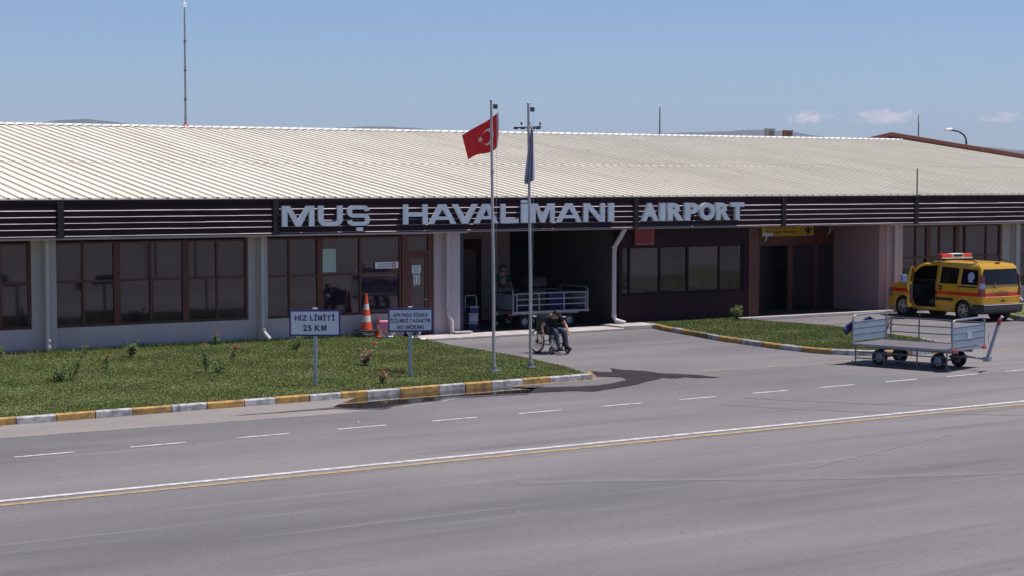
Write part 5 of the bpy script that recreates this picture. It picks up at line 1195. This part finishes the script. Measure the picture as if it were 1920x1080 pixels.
def side(s, holes):
    loops = [[Vector((x, z, 0)) for x, z in outline]]+[[Vector((x, z, 0)) for x, z in h] for h in holes]
    pts = [p for lp in loops for p in lp]; tri = tessellate_polygon(loops)
    bm = bmesh.new(); vs = [bm.verts.new((p.x, 0, p.y)) for p in pts]
    for tr in tri:
        try: bm.faces.new([vs[i] for i in tr])
        except Exception: pass
    for z in (.5, .65, .8, .95, 1.08, 1.2, 1.35, 1.5, 1.62, 1.68, 1.73): bmesh.ops.bisect_plane(bm, geom=bm.verts[:]+bm.edges[:]+bm.faces[:], plane_co=(0, 0, z), plane_no=(0, 0, 1))
    for x in (-1.95, -1.88, -1.8, -1.5, -1.1, -.6, 0, .5, 1.0, 1.45, 1.6, 1.75, 1.88, 2.0, 2.08): bmesh.ops.bisect_plane(bm, geom=bm.verts[:]+bm.edges[:]+bm.faces[:], plane_co=(x, 0, 0), plane_no=(1, 0, 0))
    bmesh.ops.remove_doubles(bm, verts=bm.verts[:], dist=.0005)
    for v in bm.verts:
        fl_ = 0
        for cx in (-1.29, 1.29):
            d = math.hypot(v.co.x-cx, v.co.z-.31)
            if d < .43: fl_ = .015*(1-(d-AR)/.07)
        v.co.y = s*(hw(v.co.x, v.co.z)+fl_)
    bmesh.ops.recalc_face_normals(bm, faces=bm.faces[:])
    for f_ in bm.faces:
        f_.smooth = True
        if f_.normal.y*s < 0: f_.normal_flip()
    me = bpy.data.meshes.new('side_panel'); bm.to_mesh(me); bm.free(); me.materials.append(VP)
    o = bpy.data.objects.new('side_panel', me); C.objects.link(o); o.parent = VAN
    md = o.modifiers.new('t', 'SOLIDIFY'); md.thickness = .03; md.offset = -1
    try: me.set_sharp_from_angle(angle=R(35))
    except Exception: pass
side(1, [door, win2, win3]); side(-1, [winf, win2, win3])
def strip(prof, tmin=-1, tmax=1, inset=0, up=0.0, nt_=12):
    P = []
    for (x, z) in prof:
        row = []
        for k in range(nt_+1):
            t_ = tmin+(tmax-tmin)*k/nt_; c = 1-t_*t_; xx, zz = x, z
            if z > 1.65 and x < .6: zz += .035*c
            elif x > 1.3: xx += .06*c if z < .95 else 0; zz += .035*c if z >= .9 else 0
            elif x > .5: xx += .05*c
            elif x < -1.8: xx -= .03*c
            row.append((xx, t_*(hw(x, z)-inset), zz+up))
        P.append(row)
    mb = MB(); mb.grid(P); return mb
def vs_(mb, name, m, parent=VAN, **k): return mb.build(name, m, parent, smooth=True, **k)
vs_(strip(top[8:13]), 'roof', VP)
vs_(strip([(2.10, .30)]+top[:6]), 'bonnet', VP)
vs_(strip(top[5:9], inset=.07, up=.004), 'windscreen', VG)
mb = strip(top[5:9], -1, -.90, nt_=2); mb2 = strip(top[5:9], .90, 1, nt_=2); b = len(mb.v); mb.v += mb2.v; mb.f += [tuple(i+b for i in f_) for f_ in mb2.f]; mb.m += mb2.m; vs_(mb, 'windscreen_pillar', VP)
tg = vs_(strip(top[12:]+[(-1.98, .34)]), 'tailgate', VP)
P = []
for z, x in ((1.60, -1.955), (1.45, -1.99), (1.30, -2.02), (1.13, -2.045)):
    P.append([(x-.03*(1-t_*t_), t_*(hw(-1.95, z)-.04), z) for t_ in np.linspace(-1, 1, 13)])
mb = MB(); mb.grid(P); vs_(mb, 'rear_window', VG, tg)
mb = MB(); mb.box(-2.10, -2.075, -.32, .26, .99, 1.03); mb.build('handle_bar', VP, tg, bevel=.008)
mb = MB(); mb.box(-2.085, -2.072, -.10, .06, .62, .67); mb.build('latch', 'black', tg)
mb = MB(); mb.tube([(-2.045, .34, 1.02), (-2.095, .36, 1.10), (-2.06, .30, 1.16)], .012, 6); mb.build('wiper', 'black', tg)
mb = MB(); mb.grid([[(-2.078-.03*(1-t_*t_)+dx, t_*.74, z) for t_ in np.linspace(-1, 1, 9)] for z, dx in ((.735, 0), (.765, -.012), (.775, 0))]); mb.build('crease', mat('pale_reflective_strip', (.75, .35, .12), .3), tg)
for s in (-1, 1):
    for nm, w3, m in (('middle_window', win2, VG), ('quarter_window', win3, VG))+((('front_window', winf, VG),) if s < 0 else ()):
        loops = [[Vector((x, z, 0)) for x, z in w3]]; tri = tessellate_polygon(loops); bm = bmesh.new()
        vv = [bm.verts.new((x, s*(hw(x, z)-.008), z)) for x, z in w3]
        for tr in tri: bm.faces.new([vv[i] for i in tr])
        bmesh.ops.recalc_face_normals(bm, faces=bm.faces[:])
        for f_ in bm.faces:
            if f_.normal.y*s < 0: f_.normal_flip()
        me = bpy.data.meshes.new(nm); bm.to_mesh(me); bm.free(); me.materials.append(m); o = bpy.data.objects.new(nm, me); C.objects.link(o); o.parent = VAN
    # rear lamps wrap the corner
    mb = MB(); mb.grid([[(-1.90, s*(hw(-1.9, z)+.006), z), (-1.96, s*(hw(-1.93, z)+.008), z), (-2.035-(.0 if z < 1.1 else -.02), s*(hw(-2.03, z)+.006), z), (-2.075-(.0 if z < 1.1 else -.03), s*(.735), z)] for z in (.80, 1.0, 1.12, 1.30, 1.42)]); tl = mb.build('tail_lamp', mat('tail_lamp_red', (.35, .008, .012), .15, coat=1), VAN, smooth=True)
    mb = MB(); mb.grid([[(-1.92, s*(hw(-1.92, z)+.012), z), (-1.97, s*(hw(-1.95, z)+.014), z), (-2.045, s*(hw(-2.03, z)+.012), z), (-2.082, s*.74, z)] for z in (1.02, 1.18)]); mb.build('reversing_lens', mat('pale_lens', (.55, .5, .62), .15), tl, smooth=True)
    mb = MB(); mb.tube([(.3, s*.66, 1.80), (.15, s*.66, 1.845), (-1.45, s*.66, 1.86), (-1.65, s*.65, 1.80)], .018, 8); mb.build('roof_rail', 'black', VAN, smooth=True)
    mb = MB(); mb.grid([[(x, s*(hw(x, z)+.012), z) for z in (.60, .685)] for x in (-.15, -.5, -.88)]); o = mb.build('side_moulding', 'black', VAN); md = o.modifiers.new('t', 'SOLIDIFY'); md.thickness = .012
    mb = MB(); mb.grid([[(x, s*(hw(x, z)+.010), z) for z in (1.035, 1.075)] for x in (-1.08, -1.5, -1.86)]); mb.build('door_rail', 'black', VAN)
    for xa in (-.20, -1.10):
        mb = MB(); mb.grid([[(xa+dx, s*(hw(xa, z)+.003), z) for dx in (0, .012)] for z in (.36, .5, .8, 1.08)]); mb.build('door_gap', 'black', VAN)
    mb = MB(); mb.lathe([(0, 0), (.085, 0), (.075, .012), (0, .012)], 20, frame_m((-.33, s*.855, .985), (1, 0, 0), (0, 0, 1), (0, s, 0))); hd = mb.build('door_handle', 'black', VAN)
    mb = MB(); mb.box(-.39, -.27, s*.868-.006, s*.868+.006, .975, 1.0); mb.build('pull', VP, hd)
    mb = MB(); mb.grid([[(x, s*(hw(x, z)+.008), z) for z in (.62, .72, .82)] for x in (1.80, 1.95, 2.06)]); mb.build('headlamp', mat('headlamp_glass', (.22, .2, .18), .15), VAN)
    mb = MB(); mb.grid([[(x, s*(hw(x, .95)+.01), z) for z in (.99, 1.06)] for x in (1.5, 1.58)])
    for x in (-1.29, 1.29):
        Mx = Matrix.Translation((x, s*.74, .31)) @ Matrix.Rotation(R(-90*s), 4, 'X')
        mb = MB(); mb.lathe([(.19, -.10), (.285, -.10), (.308, -.07), (.312, 0), (.308, .07), (.285, .095), (.20, .10)], 32, Mx, cap=False); wo = mb.build('wheel', 'rubber', VAN, smooth=True)
        rm = MB(); rm.lathe([(.205, .098), (.198, .06), (.19, -.1)], 32, Mx, cap=False); rm.lathe([(0, .075), (.05, .08), (.06, .06)], 16, Mx)
        rm.lathe([(.208, .100), (.185, .094), (.182, .06)], 32, Mx, cap=False)
        for k in range(10):
            a = 2*math.pi*k/10; aa = a+(.08 if k % 2 else -.08)+math.pi/10*(0 if k % 2 else 0); q0 = Mx @ Vector((.04*math.cos(a), .04*math.sin(a), .072)); q1 = Mx @ Vector((.19*math.cos(aa), .19*math.sin(aa), .085)); rm.bar(q0, q1, .026, .016, Mx.to_3x3() @ Vector((0, 0, 1)))
        rm.build('rim', mat('alloy', (.55, .52, .55), .3, .7), wo)
        mb = MB(); mb.lathe([(0, -.03), (.19, -.03), (.19, -.04), (0, -.04)], 24, Mx); mb.build('brake_disc', VI, wo)
        mb = MB(); mb.lathe([(.37, .03), (.37, -.22), (0, -.22)], 24, Matrix.Translation((x, s*.78, .31)) @ Matrix.Rotation(R(-90*s), 4, 'X'), cap=False); mb.build('wheel_housing', VI, VAN)
P = []
for z, d in ((.52, 0.0), (.535, .045), (.50, .07), (.33, .06), (.27, 0)):
    P.append([(-1.66-.0*d, -.86-.0*d, z)]+[(-1.95, -(.84+d*.2), z)]+[(-2.05-d-.02*(1-t_*t_), t_*.82, z) for t_ in np.linspace(-1, 1, 11)]+[(-1.95, (.84+d*.2), z)]+[(-1.66, .86, z)])
mb = MB(); mb.grid(P); bmp = vs_(mb, 'rear_bumper', mat('dark_bumper', (.035, .028, .034), .6))
mb = MB(); mb.grid([[(-2.05-d-.02*(1-t_*t_), t_*.83, z) for t_ in np.linspace(-1, 1, 11)] for z, d in ((.537, .0), (.545, .07), (.520, .074))]); mb.build('bumper_edge', mat('pale_bumper_edge', (.62, .52, .55), .4), bmp)
mb = MB(); mb.box(-1.95, .75, -.74, .74, .24, .30); mb.box(-1.9, -.35, -.72, .72, .31, .33); mb.box(.78, 1.9, -.46, .46, .22, .9); mb.build('floor', VI, VAN)
mb = MB(); mb.box(.78, 1.30, -.76, .76, .62, 1.06); mb.build('dashboard', VI, VAN, bevel=.06)
mb = MB(); mb.tube([(.60+.05*math.sin(a), .36+.17*math.cos(a), .98+.17*math.sin(a)) for a in np.linspace(0, 2*math.pi, 21)[:-1]], .014, 8, closed=True); mb.tube([(.80, .36, .92), (.61, .36, .98)], .025, 8); mb.build('steering_wheel', 'black', VAN)
for y in (.36, -.36):
    mb = MB(); mb.box(-.15, .40, y-.25, y+.25, .42, .60); mb.box(-.28, -.10, y-.24, y+.24, .56, 1.12); mb.box(-.26, -.16, y-.12, y+.12, 1.14, 1.32); mb.build('front_seat', mat('grey_seat', (.05, .05, .055), .9), VAN, bevel=.04)
mb = MB(); mb.box(-1.2, -.95, -.65, .65, .5, 1.15); mb.build('rear_seat', VI, VAN, bevel=.04)
# open driver door, hinged at the front pillar
DH = bpy.data.objects.new('driver_door', None); C.objects.link(DH); bpy.data.objects.remove(DH)
dpl = [(x-.95, z) for x, z in [(-.13, .37), (.72, .37), (.84, .49), (.90, .80), (.96, 1.10), (1.06, 1.16), (.88, 1.36), (.62, 1.56), (.42, 1.62), (-.13, 1.65)]]
dwn = [(x-.95, z) for x, z in [(-.07, 1.11), (.90, 1.11), (.98, 1.16), (.82, 1.34), (.60, 1.50), (.40, 1.565), (-.07, 1.60)]]
loops = [[Vector((x, z, 0)) for x, z in dpl], [Vector((x, z, 0)) for x, z in dwn]]; pts = [q for lp in loops for q in lp]; tri = tessellate_polygon(loops)
bm = bmesh.new(); vv = [bm.verts.new((q.x, 0, q.y)) for q in pts]
for tr in tri: bm.faces.new([vv[i] for i in tr])
for z in (.5, .65, .8, .95, 1.08, 1.2, 1.35, 1.5): bmesh.ops.bisect_plane(bm, geom=bm.verts[:]+bm.edges[:]+bm.faces[:], plane_co=(0, 0, z), plane_no=(0, 0, 1))
rot = Matrix.Rotation(R(-50), 4, 'Z')
for v in bm.verts: v.co.y = hw(0, v.co.z)-.85
bmesh.ops.recalc_face_normals(bm, faces=bm.faces[:])
if sum(f_.normal.y for f_ in bm.faces) < 0:
    for f_ in bm.faces: f_.normal_flip()
for v in bm.verts: v.co = Matrix.Translation((.95, .845, 0)) @ rot @ v.co
me = bpy.data.meshes.new('driver_door'); bm.to_mesh(me); bm.free(); me.materials.append(VP)
dd = bpy.data.objects.new('driver_door', me); C.objects.link(dd); dd.parent = VAN; dd['label'] = 'driver door swung open'
md = dd.modifiers.new('t', 'SOLIDIFY'); md.thickness = .06; md.offset = -1
DM = Matrix.Translation((.95, .845, 0)) @ rot
mb = MB(); mb.add([DM @ Vector((x, hw(0, z)-.85-.03, z)) for x, z in dwn], [tuple(range(len(dwn)))]); mb.build('door_glass', mat('door_glass', (.08, .08, .09), .05, spec=.7), dd)
mb = MB(); mb.bar(DM @ Vector((-.85, -.075, .82)), DM @ Vector((-.25, -.075, .82)), .03, .5); mb.build('inner_trim', VI, dd)
mb = MB(); c0 = DM @ Vector((-.02, .04, 1.13)); mb.bar(c0, c0+Vector((.06, .16, .0)), .03, .05); mb.box(c0.x-.0, c0.x+.10, c0.y+.10, c0.y+.30, c0.z-.05, c0.z+.20); mb.build('side_mirror', mat('mirror_blue', (.30, .38, .62), .2), dd, bevel=.03)
# light bar
mb = MB(); mb.box(-.20, .04, -.66, .66, 1.85, 1.885); lb = mb.build('light_bar', mat('bar_base', (.55, .5, .5), .4), VAN, bevel=.008)
rl = mat('red_beacon', (.75, .05, .03), .15, coat=1)
for a, b_ in ((-.66, -.28), (.22, .66)):
    mb = MB(); mb.box(-.18, .02, a, b_, 1.887, 2.01); mb.build('beacon', rl, lb, bevel=.03)
mb = MB(); mb.box(-.19, .03, -.26, .20, 1.887, 2.01); mb.build('speaker_case', 'cloth_white', lb, bevel=.008)
mb = MB(); mb.box(-.2035, -.1905, -.22, .16, 1.915, 1.985); mb.build('speaker_grille', 'black', lb)
for y in (-.45, .45):
    mb = MB(); mb.box(-.14, -.02, y-.03, y+.03, 1.79, 1.849); mb.build('bar_foot', 'black', lb)
mb = MB(); mb.box(-1.87, -1.83, -.10, .10, 1.775, 1.80); mb.build('brake_lamp', 'redpaint', VAN)
# round crest on the quarter window
mb = MB(); cx, cz = -1.56, 1.37; y = hw(cx, cz)
mb.lathe([(0, .004), (.13, .004), (.13, 0), (0, 0)], 28, frame_m((cx, y-.004, cz), (-1, 0, 0), (0, -.17, 1), (0, 1, .17))); cr = mb.build('crest', mat('crest_white', (.55, .60, .75), .5), VAN)
mb = MB(); Mx = frame_m((cx, y+.001, cz), (-1, 0, 0), (0, -.17, 1), (0, 1, .17))
mb.tube([Mx @ Vector((.095*math.cos(a), .095*math.sin(a), .002)) for a in np.linspace(0, 2*math.pi, 25)[:-1]], .006, 4, closed=True)
mb.tube([Mx @ Vector((-.03, -.05, .003)), Mx @ Vector((.0, .05, .003)), Mx @ Vector((.03, -.04, .003))], .007, 4); mb.build('crest_mark', mat('crest_blue', (.12, .18, .42), .5), cr)
mb = MB(); mb.box(cx-.09, cx+.09, y+.02, y+.024, cz-.165, cz-.125); mb.build('crest_scroll', mat('crest_white2', (.55, .60, .75), .5), VAN)
# wheel chocks
for i, (x, y, lb_) in enumerate(((41.0, 40.4, 'dark wheel chock on the asphalt before the front wheel of the van'), (42.75, 37.75, 'pale wheel chock behind the right rear wheel of the van'))):
    t = thing('wheel_chock', lb_, 'chock', (x, y, 0), R(90))
    mb = MB(); mb.prism([(-.12, 0), (.12, 0), (.05, .12), (-.05, .12)], -.09, .09, frame_m((0, 0, 0), (1, 0, 0), (0, 0, 1), (0, -1, 0))); mb.build('block', 'rubber' if i == 0 else 'cloth_white', t, bevel=.01)
    mb = MB(); mb.tube([(0, .09, .1), (-.06, .16, .12), (-.12, .2, .02)], .008, 6); mb.build('rope', 'cloth_white', t)
# small pale stones scattered on apron
for i, (x, y, r_) in enumerate(((14.6, 27.9, .018), (19.3, 18.9, .012), (21.2, 19.9, .009), (12.3, 19.1, .010), (26.0, 20.2, .009))):
    bm = bmesh.new(); bmesh.ops.create_icosphere(bm, subdivisions=1, radius=r_)
    for v in bm.verts: v.co *= random.uniform(.7, 1.2)
    me = bpy.data.meshes.new('pebble'); bm.to_mesh(me); bm.free(); me.materials.append(M['cloth_white']); o = bpy.data.objects.new('pebble', me); C.objects.link(o); o.location = (x, y, r_*.5)
    tag(o, 'tiny pale stone lying loose on the grey apron', 'stone', 'loose stones on the apron')
